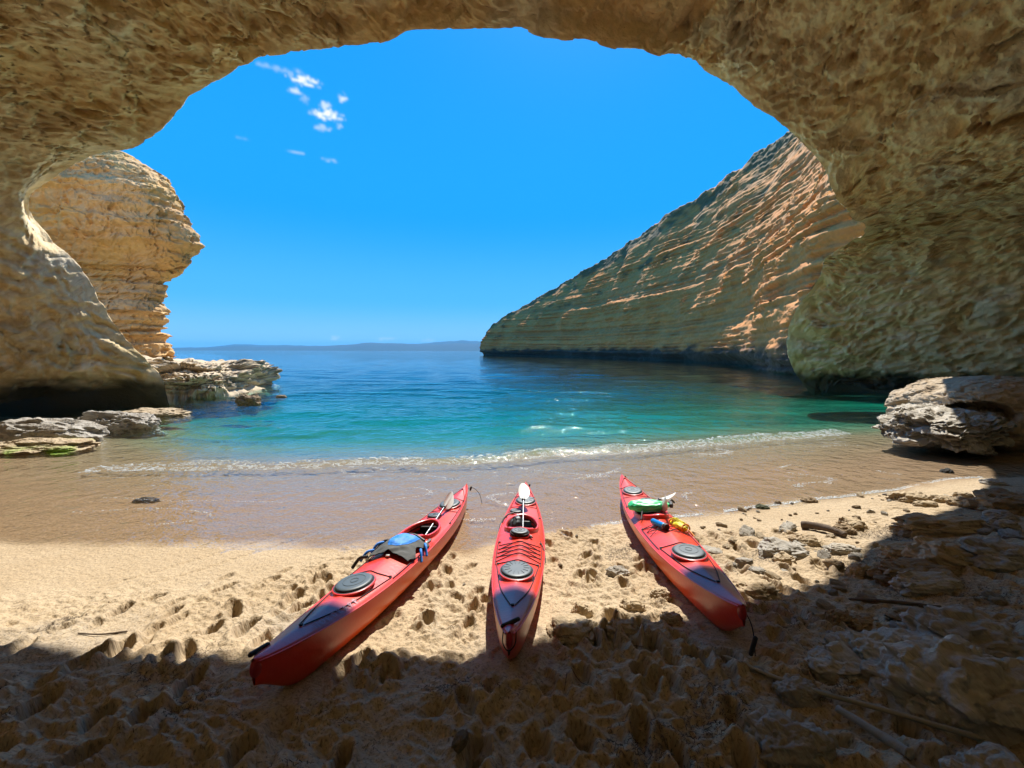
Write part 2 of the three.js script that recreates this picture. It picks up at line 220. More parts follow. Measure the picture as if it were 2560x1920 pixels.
function rockRelief(x, y, z, k = 1) { // metres, positive into the rock
  const a = noise(x * 0.7, y * 0.7, z * 0.7), b = noise(x * 0.7 + 7, y * 0.7, z * 0.7 + 3), a2 = noise(x * 2.3, y * 2.3, z * 2.3), b2 = noise(x * 2.3 + 5, y * 2.3, z * 2.3 + 9), wx = x + 0.6 * a + 0.2 * a2, wy = y + 0.4 * b + 0.15 * b2, wz = z + 0.6 * b - 0.2 * b2;
  let h = 1.0 * fbm(x * 0.16, y * 0.2, z * 0.16, 3);
  const m = smooth(-0.3, 0.3, noise(x * 0.28, y * 0.3, z * 0.28)), m2 = smooth(-0.25, 0.25, noise(x * 0.4 + 9, y * 0.4, z * 0.4)); // broken blocks, scoops, bedding, cracks
  worley(wx * 0.55, wy * 1.2, wz * 0.55); h += 0.34 * (WID - 0.5); const w1 = worley(wx * 1.0 + 3, wy * 1.9, wz * 1.0); h += 0.4 * (WID - 0.5) * m + 0.42 * smooth(0.62, 0.12, w1) * m * (WID > 0.45 ? 1 : 0);
  const w2 = worley(wx * 2.4 + 3, wy * 4.2, wz * 2.4); h += 0.12 * (WID - 0.5) + 0.36 * smooth(0.6, 0.12, w2) * (0.35 + 0.65 * m2) * (0.3 + WID); const w3 = worley(wx * 5.2, wy * 8.5 + 3, wz * 5.2); h += 0.1 * smooth(0.55, 0.1, w3) * (0.3 + WID);
  const bed = y + 0.06 * x + 0.25 * a; h += 0.16 * noise(0.5, bed * 2.1, x * 0.06) * (0.4 + m2) + 0.1 * smooth(-0.1, 0.25, noise(4.5 + 0.3 * a2, (bed + 0.2 * b2) * 4.2, z * 0.12 + x * 0.1)) * (1 - m);
  h += 0.22 * smooth(0.035, 0.0, Math.abs(noise(x * 0.33 + 0.25 * a2, y * 0.2, z * 0.33))) * m2;
  h += 0.26 * fbm(wx * 2.2, wy * 3.4, wz * 2.2, 4) + 0.16 * (ridge(wx * 3.5, wy * 5.5, wz * 3.5, 3) - 0.45);
  return h * k;
}
function rockColour(x, y, z, dry = true) {
  const n = fbm(x * 0.22, y * 0.3, z * 0.22, 3), n2 = fbm(x * 0.9 + 4, y * 1.4, z * 0.9, 3), n3 = fbm(x * 4, y * 6, z * 4, 3);
  let c = mixc([0.79, 0.645, 0.42], [0.77, 0.57, 0.3], smooth(-0.25, 0.3, n + 0.4 * n2)); c = mixc(c, [0.54, 0.39, 0.22], 0.6 * smooth(0.05, 0.4, n2 - 0.3 * n + 0.25 * n3)); c = mixc(c, [0.62, 0.57, 0.46], 0.6 * smooth(0.12, 0.35, fbm(x * 0.4 + 31, y * 0.4, z * 0.4, 3)));
  const g = 1 + 0.35 * n3; return [c[0] * g, c[1] * g, c[2] * g];
}
{
  const NU = 1040, NT = 400, cum = [0];
  for (let i = 1; i < RIM.length; i++) cum.push(cum[i - 1] + Math.hypot(...RIM[i].map((v, k) => v - RIM[i - 1][k])) * 18 / Math.max(9, Math.hypot(RIM[i][0], RIM[i][2])) * (RIM[i][0] > 13.4 && RIM[i][1] > 6.7 && RIM[i][1] < 8.9 ? 4 : 1));
  const rim = []; let seg = 1;
  for (let i = 0; i < NU; i++) {
    const s = i / (NU - 1) * cum[cum.length - 1]; while (seg < RIM.length - 1 && cum[seg] < s) seg++;
    const t = clamp((s - cum[seg - 1]) / (cum[seg] - cum[seg - 1])), a = RIM[seg - 1], b = RIM[seg], p = new THREE.Vector3(lerp(a[0], b[0], t), lerp(a[1], b[1], t), lerp(a[2], b[2], t));
    const n = 0.2 * fbm(p.x * 1.6, p.y * 1.6, p.z * 1.6, 5), q_ = worley(p.x * 1.3, p.y * 1.3, p.z * 1.3) * 0 + 0.12 * (WID - 0.5); p.y += n + q_; p.x += 0.2 * fbm(p.x * 1.6 + 9, p.y * 1.6, p.z * 1.6, 5); rim.push(p);
  }
  { const s0 = rim.map((p) => p.clone()); for (let i = 0; i < NU; i++) { const s = new THREE.Vector3(); let w = 0; for (let k = -24; k <= 24; k++) { const g = Math.exp(-k * k / 110); s.addScaledVector(s0[clamp(i + k, 0, NU - 1)], g); w += g; } rim[i].lerp(s.divideScalar(w), 0.55); } }
  const soft = rim.map((_, i) => { const s = new THREE.Vector3(); let w = 0; for (let k = -90; k <= 90; k++) { const j = clamp(i + k, 0, NU - 1), g = Math.exp(-k * k / 2200); s.addScaledVector(rim[j], g); w += g; } return s.divideScalar(w); });
  const pole = new THREE.Vector3(0, -0.12, 1).normalize(), d = new THREE.Vector3(), q = new THREE.Vector3();
  const dome = (v) => { const e = 2.6, a = 31, b = v.y > 0 ? 12.6 : 30, c = v.z < 0 ? 23 : 17; return Math.pow(Math.pow(Math.abs(v.x) / a, e) + Math.pow(Math.abs(v.y) / b, e) + Math.pow(Math.abs(v.z) / c, e), -1 / e); };
  const LIP = 14;
  const point = (i, j) => {
    const R = rim[i]; d.copy(soft[i]).sub(CAVE); const r0 = d.length(); d.divideScalar(r0);
    if (j < LIP) { // outside of the lip, seen only on edge
      const s = (LIP - j) / LIP, o = q.set(R.x - 0, R.y - 3, 0).normalize(), e = Math.min(1, s * 5), out = 0.35 * e + 7 * Math.pow(s, 2.2), back = -0.55 * Math.sin(Math.PI * Math.min(1, s * 1.4)) + 7 * Math.pow(s, 2.6);
      const rx = R.x + o.x * out, ry = R.y + Math.max(o.y * out, R.y < 2 ? -0.2 : -9) , rz = R.z + back * (Math.abs(R.x) > 14 ? 0.25 : 1), n = 0.35 * s * fbm(rx * 0.8, ry * 0.8, rz * 0.8, 3);
      return [rx + n, ry + n, rz + n];
    }
    const s = (j - LIP) / (NT - 1 - LIP), t = 0.55 * s * s + 0.45 * Math.pow(s, 1.15), ang = Math.acos(clamp(d.dot(pole), -1, 1)), sa = Math.sin(ang);
    const v = q.copy(d).multiplyScalar(Math.sin((1 - t) * ang) / sa).addScaledVector(pole, Math.sin(t * ang) / sa).normalize();
    let r = lerp(r0, dome(v), smooth(0, 0.3, t) ); const bx = CAVE.x + v.x * r, by = CAVE.y + v.y * r, bz = CAVE.z + v.z * r;
    let h = rockRelief(bx, by, bz) * smooth(-0.006, 0.016, t) * (0.95 - 0.4 * smooth(-13, -17, bx) * smooth(11, 8, by)); const flat = smooth(9, 14, r);
    h += (bx < 0 ? 3.0 : 0.9) * smooth(1.75, 0.7, by + 0.7 * fbm(bx * 0.6, 3, bz * 0.6, 3)) * smooth(0, 0.03, t) * (0.7 + 0.6 * noise(bx * 0.4, 0, bz * 0.4)) * smooth(3, -4, bz + 12); // the sea has cut in at the foot
    r += h * flat; const e = smooth(0.026, 0, t), S = soft[i]; return [CAVE.x + v.x * r + (R.x - S.x) * e, CAVE.y + v.y * r + (R.y - S.y) * e, CAVE.z + v.z * r + (R.z - S.z) * e];
  };
  const colour = (p) => {
    const [x, y, z] = p; let c = rockColour(x, y, z);
    const vein = Math.abs(noise(x * 0.35 + 0.4 * noise(x, y, z), y * 0.35, z * 0.35)), right = smooth(6, 11, x) * smooth(3, 6, y); c = mixc(c, [0.56, 0.53, 0.46], 0.8 * smooth(0.05, 0.0, vein) * right * smooth(-0.1, 0.2, noise(x * 1.1, y * 1.1, z * 1.1)));
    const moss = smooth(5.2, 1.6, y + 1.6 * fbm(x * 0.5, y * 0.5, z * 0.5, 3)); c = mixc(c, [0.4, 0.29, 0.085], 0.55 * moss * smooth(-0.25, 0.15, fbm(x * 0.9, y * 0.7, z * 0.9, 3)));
    const slimeAndShade = smooth(1.6, 0.95, y + 0.7 * fbm(x * 0.7 + 3, y, z * 0.7, 3)); c = mixc(c, [0.022, 0.024, 0.016], 0.93 * slimeAndShade); return c;  // dark slime, with shade of the undercut foot painted into its colour
  };
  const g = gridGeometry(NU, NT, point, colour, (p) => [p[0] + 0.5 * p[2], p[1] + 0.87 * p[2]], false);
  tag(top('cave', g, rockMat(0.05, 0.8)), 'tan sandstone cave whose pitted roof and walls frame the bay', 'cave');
}

// ---------------------------------------------------------------- cliff along the right of the bay
{
  const FOOT = [[46, -24], [38, -33], [33, -40], [30.8, -47], [34.3, -61], [39.5, -80], [39.8, -103], [32, -140], [19.5, -175], [2, -205], [-15.5, -226], [-17.5, -234], [-8, -250], [30, -262], [80, -265]];
  const TOP = [[46, 44], [38, 44], [36, 44.5], [35, 45], [34, 46.5], [34, 47.5], [34, 47.5], [33, 43], [30, 36], [24, 26], [13, 14.5], [9, 10], [18, 18], [30, 30], [30, 30]];
  const NU = 760, NV = 230, L = [0]; for (let i = 1; i < FOOT.length; i++) L.push(L[i - 1] + Math.hypot(FOOT[i][0] - FOOT[i - 1][0], FOOT[i][1] - FOOT[i - 1][1]) / Math.max(30, -FOOT[i][1]) );
  const c3 = new THREE.CatmullRomCurve3(FOOT.map((f) => new THREE.Vector3(f[0], 0, f[1]))), n = FOOT.length - 1;
  const at = (i) => { const s = i / (NU - 1) * L[n]; let k = 1; while (k < n && L[k] < s) k++; return (k - 1 + clamp((s - L[k - 1]) / (L[k] - L[k - 1]))) / n; };
  const cols = []; for (let i = 0; i < NU; i++) { const t = at(i), p = c3.getPoint(t), tan = c3.getTangent(t), f = t * n, k = Math.min(n - 1, Math.floor(f)), H = lerp(TOP[k][1], TOP[k + 1][1], f - k); cols.push([p, new THREE.Vector3(tan.z, 0, -tan.x).normalize(), H]); }
  const strata = (x, y, z) => { const yy = y + 0.06 * x - 0.012 * z + 0.5 * fbm(x * 0.04, 0, z * 0.04, 2); const a = noise(3.3, yy * 1.5, 0.5 + x * 0.012), b = noise(8.3, yy * 3.4, 0.5 + z * 0.012), c = noise(1.3, yy * 0.42, x * 0.008); return 0.55 * (a > 0.05 ? 1 : a < -0.12 ? 0 : 0.5) + 0.3 * (b > 0 ? 1 : 0) + 0.7 * c; };
  const g = gridGeometry(NU, NV, (i, j) => {
    const [p, nn, H] = cols[i], v = j / (NV - 1), top_ = 1.0, y = -2 + (H + 2) * Math.min(1, v / 0.86), f = clamp(y / H);
    let back = (f < 0.42 ? 0.15 * f * H : 0.15 * 0.42 * H + (f - 0.42) * H * 0.47) + (v > 0.86 ? (v - 0.86) / 0.14 * 30 : 0), yy = y + (v > 0.86 ? (v - 0.86) * 22 : 0);
    let x = p.x - nn.x * back, z = p.z - nn.z * back; const gul = 0.35 * smooth(0.25, 0.0, Math.abs(noise(p.x * 0.05 + 0.02 * yy, 2.2, p.z * 0.05 - 0.015 * yy))) * smooth(0.15, 0.6, f), s = strata(x, yy, z) * smooth(1.0, 0.6, f + 0.25 * noise(x * 0.08, 4, z * 0.08)) * (0.6 + 0.9 * smooth(-0.3, 0.3, noise(x * 0.12, yy * 0.15, z * 0.12))), cave = smooth(2.2, 0.6, y) * (1.4 + 1.6 * noise(p.x * 0.08, 1, p.z * 0.08));
    const big = 2.6 * fbm(x * 0.05, yy * 0.07, z * 0.05, 3) + (0.35 * ridge(x * 0.1, yy * 0.3, z * 0.1, 3) * smooth(0.4, 0.8, f)) + 0.4 * fbm(x * 0.35, yy * 0.7, z * 0.35, 4), h = big - s * 0.7 + cave + gul + 0.4 * (ridge(x * 0.2, yy * 0.5, z * 0.2, 3) - 0.4);
    const edge = v > 0.7 ? (1.6 * fbm(x * 0.16, 1, z * 0.16, 4) + 0.8 * fbm(x * 0.9, 1, z * 0.9, 3)) * smooth(0.7, 0.84, v) : 0;
    return [x - nn.x * h, yy + edge, z - nn.z * h];
  }, (p, i, j) => {
    const [x, y, z] = p, H = cols[i][2], f = y / H; let c = rockColour(x * 0.6, y * 1.4, z * 0.6); c = [c[0] * 0.86, c[1] * 0.425, c[2] * 0.17]; const s = strata(x, y, z); c = mixc(c, [0.3, 0.18, 0.07], 0.45 * smooth(0.5, 0.1, s));
    c = mixc(c, [0.6, 0.38, 0.1], 0.8 * smooth(0.08, 0.0, Math.abs(noise(x * 0.06 + y * 0.05, y * 0.04, z * 0.05))) * smooth(0.35, 0.6, f) * smooth(-75, -55, z));
    const veg = smooth(0.1, 0.4, fbm(x * 0.14, y * 0.22, z * 0.14, 4) + 0.5 * smooth(0.8, 1.0, f) + 0.12 * smooth(0.45, 0.6, f) - 0.14); c = mixc(c, [0.075, 0.08, 0.035], 0.85 * veg * smooth(0.35, 0.55, f));
    c = mixc(c, [0.02, 0.022, 0.018], 0.95 * smooth(4.2, 2.2, y + 2.2 * fbm(x * 0.2, y * 0.6, z * 0.2, 3))); return c;  // slimy foot band, painted high and dark as shade of the sea notch
  }, (p) => [p[0] + 0.5 * p[2], p[1] + 0.87 * p[2]], false);
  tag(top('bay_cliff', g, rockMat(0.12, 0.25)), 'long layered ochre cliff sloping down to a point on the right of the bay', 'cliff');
}

// ---------------------------------------------------------------- overhanging headland outside the cave on the left: a fin of rock
{
  const PROF = [[-2, 13.6], [1.11, 13.5], [1.91, 13.5], [2.88, 13.15], [3.94, 12.79], [4.64, 13.15], [5.79, 12.71], [6.58, 12.62], [7.64, 13.15], [8.17, 13.85], [8.7, 14.56], [9.76, 15.26], [10.55, 14.91], [11.35, 14.56], [12.41, 14.12], [13.38, 13.5], [14.17, 12.79], [15.23, 11.29], [15.85, 9.88], [16.4, 7.5], [16.9, 0.5]];
  const FRONT = [[-2, 6], [0, 5.6], [2, 5], [4, 4], [6, 2.7], [7, 1.9], [7.6, 1.4], [8.4, 1.7], [9.5, 2.6], [11, 3.3], [12.6, 3.6], [13.6, 3.2], [14.6, 2.2], [15.6, 1.2], [16.9, 0.1]];
  const NU = 460, NV = 330, cx = -36, cz = -29.5;
  const g = gridGeometry(NU, NV, (i, j) => {
    const a = -1.5 + i / (NU - 1) * 3.06, v = j / (NV - 1), y = -2 + v * 18.9, rx = curve(PROF, y), rz = Math.sin(a) > 0 ? curve(FRONT, y) : 3.0 * smooth(17, 14, y) + 0.1;
    const nx = Math.cos(a), nz = Math.sin(a), bx = cx + Math.pow(Math.max(nx, 0), lerp(1.1, 0.55, smooth(5, 8.5, y))) * rx, bz = cz + Math.sign(nz) * Math.pow(Math.abs(nz), 0.8) * rz;
    const h = (rockRelief(bx, y, bz) * 0.5 + 0.3 * noise(bx * 0.1, y * 1.5, bz * 0.1) + 0.16 * noise(bx * 0.15, y * 4, bz * 0.15) + (y < 8.4 ? 0.3 * (noise(2, y * 2.2 + 0.3 * noise(bx, y, bz), bz * 0.08) > 0 ? 1 : 0) : 0)) * smooth(16.9, 15, y);
    return [bx - nx * h, y + 0.25 * fbm(bx * 0.6, y, bz * 0.6, 3), bz - nz * h];
  }, (p) => {
    const [x, y, z] = p; let c = rockColour(x, y, z); c = [c[0] * 0.78, c[1] * 0.62, c[2] * 0.44]; const n = fbm(x * 0.3, y * 0.8, z * 0.3, 3);
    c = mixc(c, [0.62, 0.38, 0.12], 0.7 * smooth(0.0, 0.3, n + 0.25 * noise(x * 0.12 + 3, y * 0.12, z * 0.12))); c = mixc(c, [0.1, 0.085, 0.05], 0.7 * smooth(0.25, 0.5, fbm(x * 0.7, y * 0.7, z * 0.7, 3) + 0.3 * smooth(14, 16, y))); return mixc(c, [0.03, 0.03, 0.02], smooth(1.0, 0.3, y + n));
  }, (p) => [p[0] + 0.5 * p[2], p[1] + 0.87 * p[2]], true);
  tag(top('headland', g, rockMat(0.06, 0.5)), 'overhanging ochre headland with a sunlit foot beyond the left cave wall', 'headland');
}

// ---------------------------------------------------------------- hills across the gulf
{
  const mk = (z0, pts, seed, label) => {
    const NU = 240, NV = 14, x0 = -9000, x1 = 6000;
    const g = gridGeometry(NU, NV, (i, j) => { const x = lerp(x0, x1, i / (NU - 1)), v = j / (NV - 1), e = 0.78 * curve(pts, x) * (0.92 + 0.25 * fbm(x * 0.0016, seed, 0, 4)); return [x, -10 + (e + 10) * Math.sin(Math.min(1, v * 1.25) * Math.PI / 2) * (v > 0.8 ? 1 - (v - 0.8) * 2 : 1) + 22 * fbm(x * 0.006, seed, v * 4, 3) * v, z0 - v * 1500]; }, null, null, false);
    tag(top('far_hills', g, std(0.025, 0.05, 0.05, 1)), label, 'hills', null, 'structure');
  };
  mk(-7200, [[-9000, 60], [-5600, 70], [-5000, 120], [-4200, 110], [-3300, 120], [-2700, 215], [-1700, 170], [-900, 190], [0, 205], [900, 180], [6000, 120]], 3, 'nearer low range of blue hills on the horizon');
  mk(-9500, [[-9000, 80], [-7200, 110], [-6600, 215], [-5200, 160], [-3000, 180], [-1200, 330], [400, 260], [2000, 240], [6000, 160]], 9, 'farther range of pale blue hills on the horizon');
  scene.fog = new THREE.FogExp2(new THREE.Color().setRGB(0.1, 0.55, 1), 0.00006);
}

// ---------------------------------------------------------------- kayaks
const tube = (pts, r, seg = 0, sides = 6) => new THREE.TubeGeometry(new THREE.CatmullRomCurve3(pts.map((p) => p.isVector3 ? p : new THREE.Vector3(...p))), seg || pts.length * 6, r, sides, false);
const M = {
  rubber: std(0.055, 0.075, 0.085, 0.5), black: std(0.012, 0.012, 0.014, 0.55), cord: std(0.012, 0.012, 0.016, 0.75), tub: std(0.02, 0.02, 0.022, 0.8), seatBlue: std(0.32, 0.55, 0.72, 0.6),
  plastic: new THREE.MeshPhysicalMaterial({ vertexColors: true, roughness: 0.34, clearcoat: 0.2, clearcoatRoughness: 0.2, bumpMap: rep(GRAIN, 3), bumpScale: 0.0012 }),
  red: new THREE.MeshPhysicalMaterial({ color: new THREE.Color().setRGB(0.66, 0.03, 0.025), roughness: 0.35, clearcoat: 0.4, clearcoatRoughness: 0.25 }),
  white: std(0.66, 0.66, 0.62, 0.45), shaft: new THREE.MeshPhysicalMaterial({ color: new THREE.Color().setRGB(0.1, 0.11, 0.12), roughness: 0.28, metalness: 0.4 }),
  blue: std(0.005, 0.2, 0.72, 0.65), grey: std(0.075, 0.078, 0.075, 0.85), green: std(0.04, 0.56, 0.2, 0.42, { clearcoat: 0.2 }), yellow: std(0.8, 0.7, 0.01, 0.6), orange: std(0.8, 0.28, 0.02, 0.6), ink: std(0.26, 0.12, 0.2, 0.5), grime: std(0.3, 0.26, 0.2, 0.9),
};
const KL = 5.0, HL = KL / 2;
const beam = (s) => 0.273 * Math.pow(Math.max(0, 1 - Math.pow(Math.abs(s - 0.02), 2.15)), 0.92) + 0.017 * (1 - Math.pow(Math.abs(s), 40));
const sheer = (s) => 0.265 + (s > 0 ? 0.15 * Math.pow(s, 2.6) : 0.16 * Math.pow(-s, 2.8));
const keel = (s) => 0.015 * s * s + (s > 0 ? 0.27 * Math.pow(smooth(0.78, 1.03, s), 1.5) : 0.25 * Math.pow(smooth(0.82, 1.03, -s), 1.5));
const crown = (s) => (s > -0.02 ? 0.1 * Math.pow(1 - clamp(s), 1.1) + 0.016 : 0.03 + 0.05 * smooth(-0.32, -0.02, s));
const COCK = [-0.3, 0.41, 0.205]; // cockpit: middle, half length, half width
const cockR = (x, z) => Math.hypot(x / COCK[2], (z - COCK[0]) / COCK[1]);
const deckY = (x, z) => { const s = clamp(z / HL, -1, 1), b = beam(s), u = clamp(Math.abs(x) / Math.max(b, 1e-4)); return sheer(s) + crown(s) * (1 - Math.pow(u, 1.55)) * (1 - 0.15 * u) + 0.014 * smooth(1, 0.86, u); };
function kayakColour(s, y, onDeck, seed) {
  const up = smooth(0.1, 0.26, y), n = noise(s * 5, seed, y * 6) * 0.06;
  let c = onDeck ? [0.8, 0.045, 0.016] : mixc([0.82, 0.12, 0.008], [0.76, 0.045, 0.018], smooth(0.17, 0.27, y) * 0.85);
  const dark = smooth(0.6, 0.68, s + n) * (onDeck ? 1 : 0.5 * smooth(-0.03, 0.0, y - sheer(s))); c = mixc(c, mixc([0.22, 0.045, 0.075], [0.5, 0.03, 0.04], smooth(0.8, 0.97, s)), dark * 0.88);
  if (!onDeck) c = mixc(c, [0.62, 0.025, 0.012], 0.8 * smooth(0.5, 0.8, s + n));
  const scuff = fbm(s * 22, seed, y * 30, 3); c = mixc(c, [c[0] * 1.15 + 0.03, c[1] + 0.05, c[2] + 0.05], smooth(0.3, 0.5, scuff) * 0.5); return c;
}
function ellipseDisc(rx, rz, h, prof) { const g = new THREE.LatheGeometry(prof.map(([r, y]) => new THREE.Vector2(Math.max(r, 1e-4), y)), 44); g.scale(rx, h, rz); return g; }
function kayak(name, label, plan, seed, opt) {
  const g = thing(name, label, 'kayak', 'sea kayaks drawn up on the beach');
  const NS = 110, NR = 17;
  const hull = gridGeometry(NR * 2 - 1, NS, (i, j) => { const s = -1 + 2 * j / (NS - 1), f = (i - (NR - 1)) / (NR - 1), ph = Math.abs(f) * Math.PI / 2, e = lerp(0.66, 1.0, smooth(0.5, 1, Math.abs(s))), b = beam(s), k = keel(s), h = sheer(s); return [Math.sign(f) * b * Math.pow(Math.sin(ph), e), h - (h - k) * Math.pow(Math.cos(ph), e * 0.95), s * HL]; },
    (p) => kayakColour(p[2] / HL, p[1], false, seed), (p) => [p[0] + p[1], p[2]], true);
  part('hull', hull, M.plastic, g);
  const ND = 31, NL = 240, dg = gridGeometry(ND, NL, (i, j) => { const s = -1 + 2 * j / (NL - 1), f = i / (ND - 1) * 2 - 1, x = f * beam(s); return [x, deckY(x, s * HL), s * HL]; }, (p) => kayakColour(p[2] / HL, p[1], true, seed), (p) => [p[0], p[2]], true);
  { const ix = dg.index.array, ps = dg.attributes.position.array, keep = []; for (let k = 0; k < ix.length; k += 3) { const cx = (ps[ix[k] * 3] + ps[ix[k + 1] * 3] + ps[ix[k + 2] * 3]) / 3, cz = (ps[ix[k] * 3 + 2] + ps[ix[k + 1] * 3 + 2] + ps[ix[k + 2] * 3 + 2]) / 3; if (cockR(cx, cz) > 0.97) keep.push(ix[k], ix[k + 1], ix[k + 2]); } dg.setIndex(keep); }
  part('deck', dg, M.plastic, g);
  const seam = []; for (const sg of [-1, 1]) { const pts = []; for (let j = 0; j <= 40; j++) { const s = (-1 + j / 20) * 0.992; pts.push([sg * (beam(s) + 0.003), sheer(s) + 0.002, s * HL]); } seam.push(tube(pts, 0.0075, 160, 6)); } part('seam', mergeGeometries(seam), M.red, g);
  { // rounded nose and stern caps
    for (const [z, y, r] of [[HL - 0.03, sheer(1) - 0.045, 0.05], [-HL + 0.03, sheer(-1) - 0.05, 0.035]]) { const c = new THREE.SphereGeometry(1, 18, 12); c.scale(r * 0.62, r * 1.35, r * 1.1); c.translate(0, y, z); part('end_cap', c, std(...(z > 0 ? [0.36, 0.012, 0.02] : [0.66, 0.03, 0.03]), 0.35), g); }
  }
  // cockpit
  const ring = (k, dy, up = 0) => { const pts = []; for (let i = 0; i < 48; i++) { const a = i / 48 * 6.2832, x = Math.cos(a) * COCK[2] * k, z = COCK[0] + Math.sin(a) * COCK[1] * k; pts.push(new THREE.Vector3(x, deckY(Math.cos(a) * COCK[2] * 1.05, z) + dy + up * (Math.sin(a) > 0 ? Math.sin(a) : 0), z)); } return pts; };
  const r0 = ring(1.14, -0.012), r1 = ring(1.03, 0.042), r2 = ring(1.1, 0.05), r3 = ring(1.1, 0.038), r4 = ring(0.97, 0.03), r5 = ring(0.95, -0.05);
  const loft = (rings) => { const n = rings[0].length; return gridGeometry(n + 1, rings.length, (i, j) => { const p = rings[j][i % n]; return [p.x, p.y, p.z]; }, null, null, false); };
  part('coaming', loft([r0, r1, r3, r2, ring(1.0, 0.052), r4, r5]), M.red, g);
  const low = ring(0.93, 0).map((p) => new THREE.Vector3(p.x, 0.045, p.z)); part('cockpit_tub', loft([ring(0.96, 0.0), low, low.map((p) => new THREE.Vector3(0, 0.04, COCK[0]))]), M.tub, g);
  const st = new RoundedBoxGeometry(0.3, 0.09, 0.34, 4, 0.03); st.translate(0, 0.1, COCK[0] - 0.12); const seat = part('seat', st, opt.seat || M.black, g); const br = new RoundedBoxGeometry(0.28, 0.16, 0.04, 4, 0.018); br.rotateX(0.25); br.translate(0, 0.22, COCK[0] - 0.33); part('backrest', br, M.black, seat);
  // hatches
  const prof = [[0, 0.9], [0.45, 1], [0.82, 0.92], [0.93, 0.75], [1, 0.35], [1.0, -0.6], [0.93, -0.8]];
  const hatch = (nm, x, z, rx, rz, ribs) => {
    const y = deckY(x, z), tilt = -Math.atan2(deckY(x, z + 0.12) - deckY(x, z - 0.12), 0.24), hg = ellipseDisc(rx, rz, 0.02, prof), h = part(nm, hg, M.rubber, g); h.position.set(x, y + 0.02, z); h.rotation.x = tilt;
    const rr = new THREE.TorusGeometry(1, 0.05, 8, 48); rr.rotateX(Math.PI / 2); rr.scale(rx * 1.06, 0.16, rz * 1.06); rr.translate(0, -0.012, 0); part('rim', rr, M.black, h);
    if (ribs) for (let i = 0; i < ribs; i++) { const a = (i + 0.5) / ribs * 6.2832, b = new RoundedBoxGeometry(0.007, 0.007, 0.3, 2, 0.003); b.scale(1, 1, 1.3); b.translate(0, 0, 0.64); b.rotateY(a); b.scale(rx, 1, rz); b.translate(0, 0.02, 0); part('rib', b, M.rubber, h); }
    else for (const k of [0.6, 0.22]) { const t = new THREE.TorusGeometry(1, 0.02, 6, 44); t.rotateX(Math.PI / 2); t.scale(rx * k, 0.12, rz * k); t.translate(0, 0.0205, 0); part('ring', t, M.rubber, h); }
    const col = new THREE.TorusGeometry(1, 0.07, 8, 48); col.rotateX(Math.PI / 2); col.scale(rx * 1.1, 0.16, rz * 1.1); const cm = part('hatch_collar', col, M.red, g); cm.position.set(x, y + 0.002, z); cm.rotation.x = tilt; return h;
  };
  hatch('front_hatch', 0, 1.28, 0.15, 0.2, opt.ribs); hatch('rear_hatch', opt.rearX || 0, -1.5, 0.145, 0.19, opt.ribs && 9); hatch('day_hatch', opt.dayX ?? -0.09, -0.98, 0.092, 0.1, 0);
  if (opt.pod) { const h = hatch('pod_hatch', -0.01, 0.24, 0.105, 0.105, 0); h.position.y += 0.022; const b = new THREE.CylinderGeometry(0.1, 0.108, 0.05, 32); b.translate(0, -0.03, 0); part('base', b, M.black, h); }
  // deck lines
  const line = (nm, pts, r = 0.0045, lift = 0.006) => part(nm, tube(pts.map(([x, z, dy = 0]) => new THREE.Vector3(x, deckY(x, z) + lift + dy, z)), r, pts.length * 8, 6), M.cord, g);
  const side = (sg, a, b, k) => { const p = []; for (let i = 0; i <= 14; i++) { const z = lerp(a, b, i / 14); p.push([sg * (beam(z / HL) * k), z]); } return p; };
  for (const sg of [-1, 1]) { line('deck_line', [...side(sg, 0.98, 0.28, 0.9).reverse()]); line('deck_line', [[sg * 0.02, 2.02], [sg * beam(0.62) * 0.6, 1.66], [sg * beam(0.41) * 0.86, 0.98]]); line('deck_line', side(sg, -0.78, -1.9, 0.88)); line('deck_line', [[sg * beam(-0.76) * 0.88, -1.9], [sg * 0.015, -2.2]]); }
  line('cross_cord', [[-beam(0.4) * 0.84, 0.98], [-0.08, 1.0], [0, 0.985, -0.002], [0.08, 1.0], [beam(0.4) * 0.84, 0.98]].map(([x, z, d]) => [x, z + 0.0, d]), 0.0048);
  line('cross_cord', [[-beam(-0.5) * 0.86, -1.24], [0, -1.22, 0.004], [beam(-0.5) * 0.86, -1.24]]); line('cross_cord', [[-beam(-0.68) * 0.86, -1.74], [0, -1.78, 0.004], [beam(-0.68) * 0.86, -1.74]]);
  for (const [x, z] of [[-0.205, 0.98], [0.205, 0.98], [-0.245, 0.3], [0.245, 0.3], [-0.25, -0.78], [0.25, -0.78], [0, 2.03], [-0.16, -1.75], [0.16, -1.75], [0, -2.2]]) { const b = new RoundedBoxGeometry(0.03, 0.014, 0.022, 2, 0.005); const xx = Math.sign(x) * Math.min(Math.abs(x), beam(z / HL) * 0.9); b.translate(xx, deckY(xx, z) + 0.008, z); part('deck_fitting', b, M.black, g); }
  if (opt.bungee) for (let i = 0; i < 4; i++) { const z = 0.42 + i * 0.115; line('bungee', [[-0.24, z], [-0.1, z + 0.05], [0.02, z + 0.065, 0.006], [0.12, z + 0.09], [0.235, z + 0.135]]); line('bungee', [[0.24, z], [0.1, z + 0.045], [0, z + 0.062, 0.01], [-0.12, z + 0.09], [-0.235, z + 0.135]]); }
  // grab toggles
  const toggle = (p, rot, len = 0.12) => { const t = new THREE.CapsuleGeometry(0.017, len, 6, 12); t.rotateZ(Math.PI / 2); const m = part('grab_toggle', t, M.black, g); m.position.set(...p); m.rotation.set(...rot); return m; };
